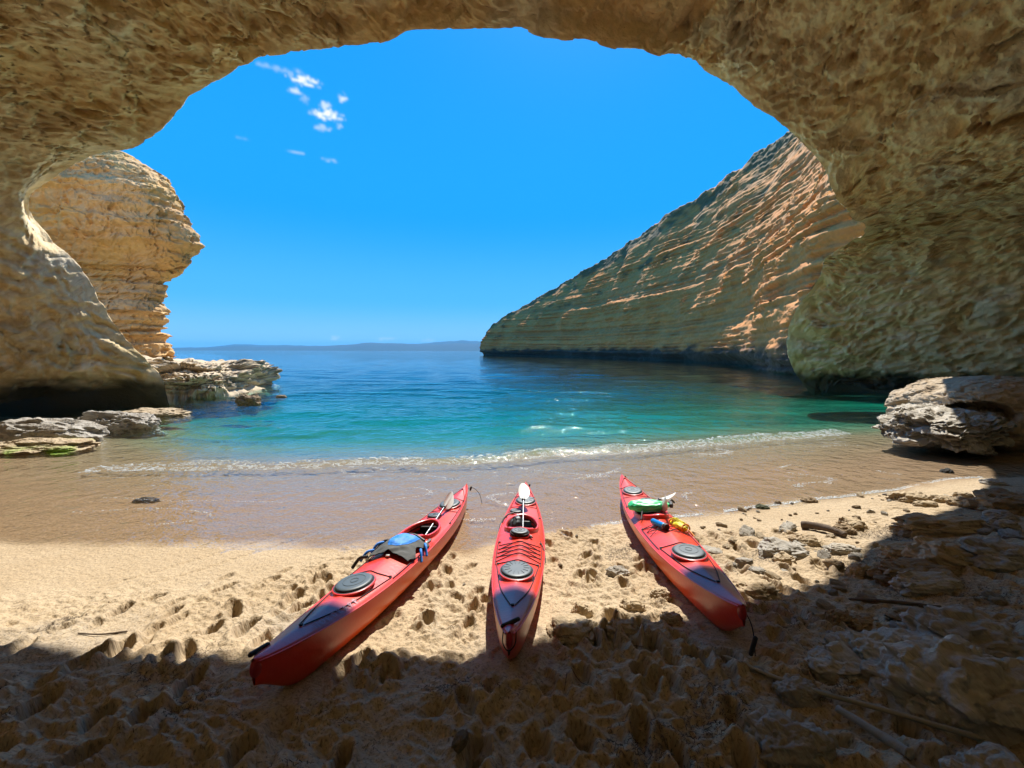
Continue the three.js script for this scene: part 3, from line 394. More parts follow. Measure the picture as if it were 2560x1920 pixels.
  if (opt.toggle) toggle(opt.toggle, opt.toggleRot || [0, 0, 0]); part('grab_loop', tube(opt.loop, 0.0045, 40), M.cord, g); toggle([0.06, sheer(-1) - 0.06, -HL - 0.01], [0, 0, 1.2], 0.05);
  if (opt.sternLine) part('stern_line', tube(opt.sternLine, 0.0045, 40), M.cord, g);
  // place it: keel on the sand
  const [bx, bz] = plan.bow, [sx, sz] = plan.stern, len = Math.hypot(bx - sx, bz - sz), gy = (t) => sandBase(lerp(sx, bx, t), lerp(sz, bz, t)), y0 = gy(0.22), y1 = gy(0.8), pitch = Math.atan2(y1 - y0, len * 0.58);
  g.position.set((bx + sx) / 2, lerp(y0, y1, (0.5 - 0.22) / 0.58) + (opt.lift ?? -0.012), (bz + sz) / 2); g.rotation.order = 'YXZ'; g.rotation.set(-pitch, Math.atan2(bx - sx, bz - sz), opt.roll || 0); g.scale.set(1, 1, len / KL); g.updateMatrixWorld(true);
  return g;
}
const boatL = kayak('kayak', 'red kayak on the left with a blue and grey life vest on its deck', KAYAKS[0], 3, { roll: 0.05, dayX: -0.06, loop: [[-0.02, 0.36, 2.25], [-0.06, 0.4, 2.33], [-0.05, 0.415, 2.42], [-0.015, 0.405, 2.49]], toggle: [-0.075, 0.412, 2.36], toggleRot: [0, 1.3, 0], sternLine: [[0.01, 0.37, -2.5], [0.1, 0.37, -2.52], [0.2, 0.28, -2.53], [0.26, 0.1, -2.5]] });
const boatM = kayak('kayak', 'red kayak in the middle with crossed bungee cords on its front deck', KAYAKS[1], 8, { ribs: 14, pod: true, bungee: true, seat: M.seatBlue, roll: -0.02, dayX: -0.1, rearX: 0.02, toggle: [0.0, 0.432, 2.36], toggleRot: [0.15, 0.35, 0.28], loop: [[0.03, 0.4, 2.38], [0.045, 0.41, 2.44], [0.04, 0.36, 2.52], [0.0, 0.33, 2.545], [-0.04, 0.36, 2.52], [-0.045, 0.41, 2.44], [-0.03, 0.4, 2.38]] });
const boatR = kayak('kayak', 'red kayak on the right with a green dry bag over its cockpit', KAYAKS[2], 14, { roll: 0.06, dayX: 0.1, loop: [[0.02, 0.38, 2.47], [0.04, 0.3, 2.53], [0.045, 0.12, 2.55], [0.03, -0.02, 2.56]], toggle: [0.03, 0.16, 2.56], toggleRot: [0, 0, 1.25] });
// black strap over the left side of the middle boat, skeg sliders
{
  part('side_strap', tube([[-0.13, 0.36, -0.78], [-0.22, 0.345, -0.7], [-0.29, 0.27, -0.55], [-0.305, 0.2, -0.38]].map((p) => new THREE.Vector3(...p)), 0.012, 30), M.black, boatM);
  part('side_strap', tube([[0.24, 0.335, 0.3], [0.28, 0.285, 0.42], [0.3, 0.2, 0.6]].map((p) => new THREE.Vector3(...p)), 0.006, 20), M.black, boatM);
  for (const [b, x, z] of [[boatL, 0.225, 0.02], [boatM, 0.1, 0.2]]) { const s = new RoundedBoxGeometry(0.035, 0.014, 0.17, 3, 0.006); const m = part('slider', s, M.black, b); m.position.set(x, deckY(x, z) + 0.008, z); m.rotation.set(0, b === boatM ? 0.5 : -0.06, -0.35); const k = new RoundedBoxGeometry(0.02, 0.014, 0.03, 2, 0.005); k.translate(0, 0.01, 0.05); part('knob', k, M.white, m); }
}
// faint name along the left boat's bow
{
  const font = await new FontLoader().loadAsync('fonts/droid/droid_sans_bold.typeface.json'); let z = 2.02; const txt = 'NORDKAPP', step = 0.066;
  for (const ch of txt) {
    const gg = new THREE.ShapeGeometry(font.generateShapes(ch, 0.05), 4); const s = z / HL, u = 0.8, x = beam(s) * u; gg.rotateX(-Math.PI / 2); gg.rotateY(Math.PI / 2 + 0.0);
    const m = part('letter', gg, M.ink, boatL); m.position.set(x + 0.012, deckY(x, z) + 0.004, z); m.rotation.set(0, 0, -0.5); m.rotation.z = -Math.atan2(deckY(x - 0.02, z) - deckY(x + 0.02, z), 0.04) ; z -= step;
  }
}

// ---------------------------------------------------------------- things on the boats
function onBoat(boat, o) { boat.updateMatrixWorld(true); o.applyMatrix4(boat.matrixWorld); o.scale.set(1, 1, 1); return o; }
function paddle(label, boat, a, b, roll, len = 0.46, wide = 0.095) { // shaft from a to b, blade beyond b
  const g = thing('paddle', label, 'paddle', 'kayak paddles'), A = new THREE.Vector3(...a), B = new THREE.Vector3(...b), L = A.distanceTo(B);
  const s = new THREE.CylinderGeometry(0.0145, 0.0145, L, 14); s.translate(0, L / 2, 0); part('shaft', s, M.shaft, g);
  const bl = []; const NB = 26, NW = 13; for (const sd of [1, -1]) bl.push(gridGeometry(NW, NB, (i, j) => { const v = j / (NB - 1), u = i / (NW - 1) * 2 - 1, w = wide * Math.pow(Math.sin(Math.PI * Math.pow(lerp(0.06, 0.975, v), 0.8)), 0.62) * (1 + 0.12 * u * v), ridgeH = 0.012 * Math.exp(-u * u * 40) * (1 - v); return [u * w, L - 0.02 + v * len, 0.022 * u * u * Math.sin(Math.PI * v) - 0.03 * v * v + sd * (0.004 + ridgeH) * (1 - 0.9 * u * u)]; }, null, null, sd > 0)); part('blade', mergeGeometries(bl), M.white, g);
  const dr = new THREE.TorusGeometry(0.019, 0.008, 8, 20); dr.rotateX(Math.PI / 2); dr.translate(0, L - 0.05, 0); part('drip_ring', dr, M.black, g);
  g.position.copy(A); g.quaternion.setFromUnitVectors(new THREE.Vector3(0, 1, 0), B.clone().sub(A).normalize()).multiply(new THREE.Quaternion().setFromAxisAngle(new THREE.Vector3(0, 1, 0), roll)); g.updateMatrix(); return onBoat(boat, g);
}
paddle('paddle with a white blade lying back from the left kayak cockpit', boatL, [0.02, 0.2, -0.22], [0.045, 0.425, -1.18], 1.25);
paddle('paddle with a white blade standing up behind the middle kayak cockpit', boatM, [0.02, 0.14, -0.16], [-0.005, 0.5, -1.06], 0.25, 0.44, 0.088);
paddle('paddle with its blade edge up above the front of the right kayak', boatR, [0.12, 0.2, -0.55], [0.11, 0.46, -0.1], 1.57, 0.42, 0.085);
paddle('paddle whose white blade sticks out beside the green dry bag', boatR, [0.0, 0.36, -0.66], [0.27, 0.42, -0.68], 1.4, 0.24, 0.07);

function lump(n, fn, mat, name, parent) { const g = new THREE.IcosahedronGeometry(1, n); g.deleteAttribute('uv'); g.deleteAttribute('normal'); const m = mergeVertices(g, 1e-4), p = m.attributes.position, v = new THREE.Vector3(); for (let i = 0; i < p.count; i++) { v.fromBufferAttribute(p, i); fn(v); p.setXYZ(i, v.x, v.y, v.z); } m.computeVertexNormals(); return part(name, m, mat, parent); }
{ // life vest draped over the left boat
  const g = thing('life_vest', 'blue and grey life vest draped over the left kayak', 'life vest');
  const vestY = (x, z) => { const b = beam(z / HL), over = Math.max(0, Math.abs(x) - b * 0.95), u = clamp((x + 0.29) / 0.58, 0.02, 0.98), v = clamp((z - 0.08) / 0.6, 0.02, 0.98), ed = Math.pow(Math.sin(Math.PI * u), 0.4) * Math.pow(Math.sin(Math.PI * v), 0.4); return deckY(clamp(x, -b, b), z) - over * 0.8 + 0.014 + 0.075 * ed + 0.02 * fbm(x * 9, 3, z * 9, 3) + 0.009 * Math.sin(x * 34 + z * 22 + 5 * noise(x * 6, 1, z * 6)) * smooth(0.35, 0.6, z); };
  const sheet = (nm, mat, x0, x1, z0, z1, lift, mask) => {
    const NU = 44, NV = 34, shp = (i, j, t) => { const u = i / (NU - 1), v = j / (NV - 1), [x, z] = mask(u, v, lerp(x0, x1, u), lerp(z0, z1, v)), e = smooth(0, 0.1, Math.min(u, 1 - u, v, 1 - v)); return [x, vestY(x, z) + lift * (0.25 + 0.75 * e) - t, z]; };
    return part(nm, mergeGeometries([gridGeometry(NU, NV, (i, j) => shp(i, j, 0), null, null, true), gridGeometry(NU, NV, (i, j) => shp(i, j, lift + 0.012), null, null, false)]), mat, g);
  };
  sheet('back_panel', M.grey, -0.275, 0.275, 0.1, 0.62, 0.0, (u, v, x, z) => [x * (1 - 0.2 * smooth(0.2, 0.5, v) * smooth(0.8, 0.5, v) - 0.12 * smooth(0.75, 1, v)), z + 0.08 * Math.abs(u - 0.5) * (v - 0.3)]);
  sheet('front_panel', M.blue, -0.14, 0.18, 0.13, 0.5, 0.014, (u, v, x, z) => [0.02 + (x - 0.02) * (1 - 0.55 * v * v), z]);
  for (const [x0, z0, x1, z1] of [[-0.27, 0.16, -0.36, 0.3], [-0.26, 0.42, -0.36, 0.55], [0.26, 0.2, 0.33, 0.34], [0.27, 0.36, 0.33, 0.5]]) { const s = tube([[x0, deckY(x0 * 0.9, z0) + 0.05, z0], [(x0 + x1) / 2, deckY(x0 * 0.9, z0) + 0.05, (z0 + z1) / 2], [x1, deckY(x0 * 0.9, z1) - 0.03, z1]].map((p) => new THREE.Vector3(...p)), 0.015, 14, 8); part('side_strap', s, M.blue, g); }
  for (const [x0, x1, z] of [[-0.24, -0.4, 0.6], [-0.2, -0.38, 0.1]]) part('webbing', tube([[x0, deckY(-0.22, z) + 0.04, z], [(x0 + x1) / 2, deckY(-0.22, z) + 0.03, z + 0.02], [x1, deckY(-0.24, z) - 0.06, z + 0.05]].map((p) => new THREE.Vector3(...p)), 0.018, 12, 6), M.black, g);
  part('neck_trim', tube([[-0.2, 0.36, 0.1], [-0.08, 0.405, 0.075], [0.08, 0.41, 0.075], [0.22, 0.36, 0.12]].map((p) => new THREE.Vector3(...p)), 0.022, 24, 8), M.black, g);
  const bk = new RoundedBoxGeometry(0.04, 0.02, 0.03, 2, 0.006); bk.translate(0.02, deckY(0.02, 0.66) + 0.02, 0.66); part('buckle', bk, M.white, g); onBoat(boatL, g);
}
{ // black bag in the middle cockpit
  const g = thing('float_bag', 'black bag stuffed in the left of the middle kayak cockpit', 'bag');
  lump(10, (v) => { const n = 1 + 0.12 * noise(v.x * 2, v.y * 2, v.z * 2); v.set(v.x * 0.085 * n, v.y * 0.13 * n, v.z * 0.14 * n); v.x += -0.1 + 0.3 * v.y; v.y += 0.26; v.z += -0.5; }, M.rubber, 'bag_body', g); part('handle', tube([[-0.13, 0.37, -0.45], [-0.1, 0.4, -0.42], [-0.07, 0.36, -0.4]].map((p) => new THREE.Vector3(...p)), 0.008, 16), M.black, g); onBoat(boatM, g);
}
{ // green dry bag
  const g = thing('dry_bag', 'bright green dry bag lying across the right kayak cockpit', 'dry bag');
  lump(20, (v) => { const t = v.x, sx = Math.sign(v.x) * Math.pow(Math.abs(v.x), 0.7), taper = 1 - 0.55 * smooth(-0.2, 1, t), n = 1 + 0.1 * fbm(v.x * 2.2, v.y * 2.2, v.z * 2.2, 3); const y = Math.sign(v.y) * Math.pow(Math.abs(v.y), 0.75); v.set(sx * 0.29, y * 0.075 * taper * n + 0.012 * noise(v.x * 5, 2, v.z * 5), v.z * 0.16 * (1 - 0.35 * smooth(0, 1, t)) * n); v.y += 0.455 + 0.02 * v.x; v.z += -0.24 + 0.08 * v.x; v.x -= 0.03; }, M.green, 'bag_body', g);
  const rt = new RoundedBoxGeometry(0.05, 0.06, 0.17, 3, 0.02); rt.rotateY(-0.25); rt.translate(0.265, 0.462, -0.22); part('roll_top', rt, M.black, g); part('strap', tube([[-0.16, 0.43, -0.08], [-0.18, 0.4, -0.03], [-0.21, 0.35, 0.05]].map((p) => new THREE.Vector3(...p)), 0.011, 16), M.black, g); part('strap', tube([[0.26, 0.47, -0.3], [0.31, 0.49, -0.36], [0.36, 0.44, -0.4]].map((p) => new THREE.Vector3(...p)), 0.014, 16), M.black, g); onBoat(boatR, g);
}
{ // blue bottle under the cords
  const g = thing('water_bottle', 'blue metal bottle strapped on the right kayak deck', 'bottle'), b = new THREE.LatheGeometry([[0, -0.14], [0.034, -0.14], [0.038, -0.13], [0.038, -0.07], [0.0365, -0.066], [0.038, -0.062], [0.038, 0.02], [0.0365, 0.024], [0.038, 0.028], [0.038, 0.1], [0.033, 0.125], [0.026, 0.135], [0.0, 0.135]].map(([r, y]) => new THREE.Vector2(r, y)), 28);
  part('body', b, new THREE.MeshPhysicalMaterial({ color: new THREE.Color().setRGB(0.01, 0.25, 0.62), roughness: 0.3, metalness: 0.35 }), g); const c = new THREE.CylinderGeometry(0.037, 0.037, 0.05, 24); c.translate(0, 0.155, 0); part('cap', c, M.black, g); const r = new THREE.TorusGeometry(0.037, 0.004, 8, 24); r.rotateX(Math.PI / 2); r.translate(0, 0.129, 0); part('collar', r, M.white, g);
  g.rotation.set(Math.PI / 2 - 0.04, 0, -0.3); g.position.set(-0.075, deckY(-0.075, 0.42) + 0.042, 0.42); g.updateMatrix(); onBoat(boatR, g);
}
{ // yellow rope bag
  const g = thing('rope_bag', 'yellow throw bag with coiled rope on the right kayak deck', 'rope');
  lump(12, (v) => { const n = 1 + 0.2 * fbm(v.x * 2.5, v.y * 2.5, v.z * 2.5, 3); v.set(v.x * 0.06 * n, v.y * 0.05 * n, v.z * 0.15 * n); v.x += 0.17 + 0.25 * v.z; v.z += 0.4; v.y += deckY(0.18, 0.4) + 0.04; }, M.yellow, 'bag_body', g);
  for (let k = 0; k < 5; k++) { const pts = [], z0 = 0.3 + k * 0.055, x0 = 0.15 + k * 0.018; for (let i = 0; i <= 14; i++) { const a = i / 14 * 6.2832; pts.push(new THREE.Vector3(x0 + 0.055 * Math.cos(a) + 0.01 * noise(i, k, 1), deckY(x0, z0) + 0.055 + 0.045 * Math.sin(a), z0 + 0.035 * Math.sin(a + k) + 0.012 * noise(i * 0.7, k, 5))); } part('rope_coil', tube(pts, 0.009, 50), k > 3 ? M.orange : M.yellow, g); }
  part('rope_end', tube([[0.22, 0.36, 0.5], [0.25, 0.35, 0.58], [0.27, 0.32, 0.68]].map((p) => new THREE.Vector3(...p)), 0.007, 20), M.orange, g); onBoat(boatR, g);
}
// thin cords round the bottle on the right boat
for (const [p0, p1, p2] of [[[-0.24, 0.3], [-0.1, 0.34], [-0.02, 0.2]], [[-0.24, 0.3], [-0.09, 0.46], [0.1, 0.42]], [[-0.235, 0.45], [-0.08, 0.38], [0.06, 0.3]], [[-0.235, 0.45], [-0.1, 0.56], [0.12, 0.6]], [[-0.23, 0.6], [-0.1, 0.5], [-0.03, 0.36]], [[0.24, 0.34], [0.1, 0.5], [0, 0.62]], [[0.235, 0.62], [0.1, 0.56], [-0.02, 0.44]]]) part('bungee', tube([p0, p1, p2].map(([x, z], i) => new THREE.Vector3(x, deckY(x, z) + (i === 1 && x < 0 ? 0.03 : 0.008), z)), 0.004, 20), M.cord, boatR);

// ---------------------------------------------------------------- rocks
function rockGeometry(w, h, dp, seed, n, opt = {}) {
  const g0 = new THREE.IcosahedronGeometry(1, n); g0.deleteAttribute('uv'); g0.deleteAttribute('normal'); const g = mergeVertices(g0, 1e-5), p = g.attributes.position, col = new Float32Array(p.count * 3), uv = new Float32Array(p.count * 2), v = new THREE.Vector3(), big = Math.max(w, dp), pal = opt.pal || [[0.55, 0.42, 0.26], [0.42, 0.29, 0.15]];
  for (let i = 0; i < p.count; i++) {
    v.fromBufferAttribute(p, i); const e = opt.box ?? 0.8, q = [v.x, v.y, v.z].map((t) => Math.sign(t) * Math.pow(Math.abs(t), e)); let x = q[0], y = q[1], z = q[2];
    let r = 1 + (opt.rough ?? 1) * (0.34 * fbm(x * 1.1 + seed, y * 1.1, z * 1.1, 3) + 0.09 * fbm(x * 4 + seed, y * 5, z * 4, 3)); const fl = big * 3.2, wq = worley(x * fl * 0.6 + seed, y * fl * 0.9, z * fl * 0.6);
    r -= (opt.pits ?? 0.05) * smooth(0.42, 0.1, wq) * (0.3 + WID); worley(x * 1.9 + seed, y * 3.1, z * 1.9); r += (opt.chip ?? 0.26) * (WID - 0.5); worley(x * 4.3 + seed, y * 6.5 + 2, z * 4.3); r += (opt.chip ?? 0.26) * 0.4 * (WID - 0.5); if (opt.layer) r += opt.layer * (noise(seed, y * h * 5 + 0.4 * noise(x * 2, y, z * 2), x * 0.3) > 0 ? 1 : 0);
    let P = [x * r * w / 2, y * r * h / 2 * 1.05, z * r * dp / 2]; if (opt.shape) P = opt.shape(P, v); p.setXYZ(i, ...P);
    const a = fbm(P[0] * 2.2 + seed, P[1] * 3, P[2] * 2.2, 4), b = noise(P[0] * 17, P[1] * 17 + seed, P[2] * 17); let c = mixc(pal[0], pal[1], clamp(0.45 + a * 1.3)); const k = 1 + 0.14 * b + 0.16 * noise(P[0] * 45, P[1] * 45, P[2] * 45); c = [c[0] * k, c[1] * k, c[2] * k]; if (opt.colour) c = opt.colour(c, P, v); col.set(c, i * 3); uv.set([P[0] + P[1] * 0.7, P[2] + P[1] * 0.6], i * 2);
  }
  g.setAttribute('color', new THREE.BufferAttribute(col, 3)); g.setAttribute('uv', new THREE.BufferAttribute(uv, 2)); g.computeVertexNormals(); return g;
}
const stoneMat = rockMat(0.016, 2.2), bigMat = rockMat(0.03, 1.2);
function rock(name, label, x, z, w, h, opt = {}) {
  const seed = opt.seed ?? (x * 7.3 + z * 3.1), m = top(name, rockGeometry(w * 0.96, h * (opt.mat ? 1.3 : 1.25), (opt.dp ?? w * 0.75), seed, opt.n ?? 22, opt), opt.mat || stoneMat); m.position.set(x, (opt.y ?? sandBase(x, z)) + h * (opt.sit ?? (opt.mat ? 0.1 : -0.06)), z - (opt.dp ?? w * 0.75) * 0.35); m.rotation.set(opt.rx || 0, opt.ry || 0, opt.rz || 0); return tag(m, label, opt.cat || 'rock', opt.group);
}
const GREY = [[0.38, 0.35, 0.3], [0.28, 0.24, 0.19]], TAN = [[0.48, 0.38, 0.25], [0.36, 0.26, 0.15]], BROWN = [[0.32, 0.23, 0.13], [0.2, 0.135, 0.075]], PALE = [[0.47, 0.43, 0.36], [0.36, 0.31, 0.24]];
const R3 = 'rocks scattered over the right of the beach';
for (const [label, x, z, w, h, o] of [
  ['long low slab half in sun at the right edge of the beach', 5.67, -5.44, 1.24, 0.24, { pal: TAN, n: 22, dp: 0.5, layer: 0.03 }], ['grey stone at the right picture edge behind the long low slab', 7.0, -6.03, 0.4, 0.15, { pal: GREY }], ['rounded grey stone at the right picture edge beside the long slab', 6.2, -5.33, 0.4, 0.2, { pal: GREY }],
  ['shaded blunt slab just inside the shadow edge', 4.5, -4.66, 0.65, 0.19, { pal: TAN, n: 22, dp: 0.34 }], ['humped rock with a sloping left flank in the shade', 4.57, -4.29, 0.66, 0.32, { pal: TAN, n: 22, rz: -0.15 }], ['broad grey rock cut by the right picture edge in the shade', 4.95, -4.13, 0.7, 0.27, { pal: GREY, n: 22 }],
  ['long brown slab below the blunt slab', 4.13, -4.16, 0.85, 0.19, { pal: BROWN, n: 22, dp: 0.36, layer: 0.04 }], ['pale elongated rock below the long brown slab', 3.97, -3.91, 0.64, 0.18, { pal: PALE, n: 22, dp: 0.3 }], ['small round boulder lying right on the shadow edge', 3.72, -4.46, 0.25, 0.15, { pal: TAN }],
  ['upright reddish brown stone below the shadow edge', 2.77, -3.52, 0.2, 0.2, { pal: BROWN }], ['rounded orange brown stone beside the upright one', 2.92, -3.46, 0.24, 0.13, { pal: BROWN }], ['long dark flat rock alone on the shaded sand', 3.41, -3.4, 0.54, 0.14, { pal: BROWN, dp: 0.25, layer: 0.05 }],
  ['large pale humped rock with a dark hollow under it', 2.66, -2.87, 0.56, 0.29, { pal: PALE, n: 28, pits: 0.12, rough: 1.3 }], ['pale smooth rock lobe in front of the large humped rock', 2.3, -2.78, 0.46, 0.2, { pal: PALE, n: 24, pits: 0.08 }], ['biggest pale boulder filling the lower right corner', 2.72, -2.3, 0.86, 0.5, { pal: PALE, n: 34, pits: 0.1, rough: 1.2 }],
  ['wide pitted rock behind the biggest corner boulder', 3.32, -2.89, 0.82, 0.28, { pal: GREY, n: 28, pits: 0.12, rough: 1.3 }], ['pale rock cut by the bottom right corner', 2.32, -1.86, 0.36, 0.2, { pal: PALE, n: 18 }], ['half buried mound of rock left of the broken log', 1.5, -2.14, 0.42, 0.24, { pal: GREY, n: 24, pits: 0.1 }], ['small knobby rock behind the broken log', 1.86, -2.62, 0.27, 0.14, { pal: GREY }],
  ['brown rock hollowed underneath at the waterline', 7.01, -7.47, 0.65, 0.22, { pal: TAN, n: 22, dp: 0.4 }], ['left stone of the lit cluster near the waterline', 7.5, -7.45, 0.34, 0.15, { pal: TAN }], ['front stone of the lit cluster near the waterline', 7.52, -7.04, 0.42, 0.18, { pal: TAN }], ['back stone of the lit cluster near the waterline', 8.07, -7.61, 0.3, 0.13, { pal: TAN }], ['flat stone in front of the waterline rock', 7.0, -7.2, 0.36, 0.1, { pal: TAN, dp: 0.2 }],
  ['dark brown boulder at the right edge above the rocks', 7.7, -6.43, 0.9, 0.38, { pal: BROWN, n: 22 }], ['yellowish stone left of the driftwood', 3.86, -5.51, 0.35, 0.16, { pal: TAN }], ['pale grey flat stone in front of the driftwood', 4.04, -5.13, 0.4, 0.12, { pal: PALE, dp: 0.2, rough: 0.6 }], ['grainy grey slab beside the right kayak', 3.37, -5.15, 0.55, 0.2, { pal: GREY, n: 20, layer: 0.04 }], ['small stone in front of the grainy slab', 3.23, -4.98, 0.25, 0.13, { pal: TAN }],
  ['flat rock with a pink cap beside the right kayak bow', 2.43, -4.16, 0.46, 0.16, { pal: TAN, n: 20, layer: 0.05 }], ['peaked stone behind the driftwood', 4.87, -6.02, 0.38, 0.18, { pal: TAN }], ['angular brown stone leaning on the driftwood', 4.6, -5.85, 0.3, 0.13, { pal: BROWN }],
  ['smooth yellow stone on the shadow edge between two kayaks', 0.53, -3.5, 0.44, 0.17, { pal: TAN, sit: -0.22, n: 24, rough: 1.1, dp: 0.36 }], ['pointed fin of stone behind the smooth yellow stone', 0.65, -3.89, 0.22, 0.14, { pal: TAN, sit: -0.22, shape: (p) => [p[0] * (1 - 0.5 * clamp(p[1] * 6, -0.3, 1)), p[1] * 1.2, p[2]] }], ['rounded hump of stone right of the yellow stone', 0.96, -3.56, 0.28, 0.14, { pal: TAN, sit: -0.22, n: 20 }], ['angular block half buried between the middle and right kayaks', 1.16, -3.98, 0.23, 0.13, { pal: TAN, sit: -0.22, box: 0.6, layer: 0.05 }], ['low stone close to the right kayak on its left', 1.42, -3.7, 0.18, 0.09, { pal: TAN }], ['grey domed stone in the sand left of the right kayak', 1.2, -4.77, 0.24, 0.12, { pal: GREY }], ['small brown stone left of the right kayak', 1.5, -4.21, 0.2, 0.1, { pal: TAN }],
  ['dark wet stone standing in the shallow water on the right', 9.7, -9.56, 0.28, 0.16, { pal: [[0.05, 0.045, 0.04], [0.03, 0.03, 0.025]], y: -0.04 }], ['dark wet stone in the brown shallows on the left', -6.66, -7.78, 0.46, 0.11, { pal: [[0.07, 0.06, 0.05], [0.05, 0.045, 0.04]], y: -0.05, dp: 0.2 }], ['dark green stone at the water edge right of the kayaks', 4.28, -7.28, 0.22, 0.08, { pal: [[0.07, 0.08, 0.04], [0.05, 0.05, 0.03]] }], ['small brown stone on the water edge', 5.3, -7.6, 0.28, 0.1, { pal: BROWN }], ['pale broken stone at the far right water edge', 9.6, -8.5, 0.42, 0.12, { pal: PALE, layer: 0.06 }]]) rock('beach_rock', label, x, z, w, h, { ...o, group: R3 });
{ // small loose stones
  const r = rng(88), geos = []; for (let i = 0; i < 7; i++) geos.push(rockGeometry(1, 0.75, 0.8, i * 13.7, 7, { pal: [TAN, GREY, BROWN, PALE][i % 4], pits: 0.03 }));
  const spots = []; for (let i = 0; i < 900 && spots.length < 150; i++) { const x = -1 + r() * 9.5, z = -2.1 - r() * 6; const d = z - curve(SHORE, x); if (d < 0.12 || toKayak(x, z) < 0.45 || Math.abs(x) > -z * 1.2) continue; if (r() > smooth(0.3, 3.6, x) * 0.9 + 0.1) continue; spots.push([x, z]); }
  for (const [x, z] of spots) { const s = 0.035 + 0.11 * Math.pow(r(), 2.2), kind = Math.floor(r() * 7), m = top('small_stone', geos[kind], stoneMat); m.position.set(x, sand(x, z) + s * 0.12, z); m.scale.set(s * (0.8 + r() * 0.7), s * (0.6 + r() * 0.5), s * (0.7 + r() * 0.5)); m.rotation.set(r() * 0.4 - 0.2, r() * 6.28, r() * 0.4 - 0.2); const d = z - curve(SHORE, x), where = d < 0.8 ? 'at the water edge right of the kayaks' : x < 1.9 ? (z < -3.6 ? 'on sunlit sand between the kayaks' : 'on shaded sand below the kayaks') : z - x * 0.62 < -7 ? 'on the sunlit sand right of the right kayak' : 'in the shade among the big right hand rocks'; tag(m, 'small ' + ['tan', 'grey', 'brown', 'pale'][kind % 4] + ' stone ' + where, 'stone', 'small loose stones ' + where); }
}
{ // flat broken slabs
  const r = rng(57), geos = []; for (let i = 0; i < 6; i++) geos.push(rockGeometry(1, 0.34, 0.72, i * 7.9 + 2, 16, { pal: [GREY, PALE, TAN][i % 3], box: 0.55, chip: 0.3, layer: 0.05, rough: 0.7 }));
  let k = 0; for (let t = 0; t < 600 && k < 46; t++) { const x = 2.1 + r() * 4.6, z = -2.1 - r() * 4.2; if (Math.abs(x) > -z * 1.2 || toKayak(x, z) < 0.55 || z - curve(SHORE, x) < 1.2) continue; const s = 0.1 + 0.24 * r() * r(), kind = Math.floor(r() * 6), m = top('flat_rock', geos[kind], stoneMat); m.position.set(x, sand(x, z) + s * 0.04, z); m.scale.set(s, s * (0.7 + r() * 0.6), s * (0.7 + r() * 0.5)); m.rotation.set(r() * 0.5 - 0.25, r() * 6.28, r() * 0.5 - 0.25); k++;
    const where = z - x * 0.62 < -7 ? 'on sunlit sand right of the right kayak' : z < -3 ? 'in the shade behind the biggest right hand rocks' : 'in the lower right corner shade'; tag(m, 'flat broken ' + ['grey', 'pale', 'tan'][kind % 3] + ' slab ' + where, 'rock', 'flat slabs ' + where); }
}
// left of the bay: rocks with green weed at the water
const algae = (amount, yTop) => (c, P) => mixc(mixc(c, [0.2, 0.36, 0.02], amount * smooth(0.0, 0.3, fbm(P[0] * 1.3 + 5, P[1] * 2, P[2] * 1.3, 3) + 0.1) * smooth(yTop + 0.15, yTop - 0.1, P[1])), [0.035, 0.04, 0.025], 0.9 * smooth(yTop - 0.22, yTop - 0.36, P[1] + 0.1 * noise(P[0] * 3, P[1], P[2] * 3)));
const R4 = 'rocks in the shallows under the left cave wall';
rock('shore_rock', 'large smooth grey rock in the shallows at the left edge', -14.3, -12.84, 3.0, 0.85, { pal: GREY, n: 40, dp: 1.7, y: -0.1, mat: bigMat, group: R4, rough: 0.7, pits: 0.03, colour: algae(0.1, -0.2), rz: -0.05 });
rock('shore_rock', 'low rock with bright green weed at the left edge', -12.85, -11.5, 2.3, 0.42, { pal: TAN, n: 40, dp: 1.3, y: -0.08, mat: bigMat, group: R4, layer: 0.05, colour: algae(1.0, 0.12) });
rock('shore_rock', 'jagged grey rock with a dark cleft behind the weedy one', -13.7, -14.7, 2.3, 0.85, { pal: GREY, n: 40, dp: 1.5, y: -0.12, mat: bigMat, group: R4, rough: 1.4, pits: 0.12, colour: algae(0.45, -0.1), rz: -0.08 });
rock('shore_rock', 'low flat rock farthest out below the left wall', -14.9, -17.6, 2.5, 0.5, { pal: TAN, n: 36, dp: 1.4, y: -0.1, mat: bigMat, group: R4, layer: 0.05, colour: algae(0.6, 0.0) });
rock('shore_rock', 'small jagged rock standing in the water off the ledge', -13.3, -21.8, 1.15, 0.7, { pal: BROWN, n: 26, dp: 0.9, y: -0.12, mat: bigMat, group: R4, rough: 1.6, pits: 0.15, colour: algae(0.1, -0.1) });
rock('shore_rock', 'tiny rock breaking the surface right of the ledge', -13.4, -25.3, 0.6, 0.22, { pal: BROWN, n: 14, dp: 0.35, y: -0.05, mat: bigMat, group: R4, colour: algae(0, -0.02) });
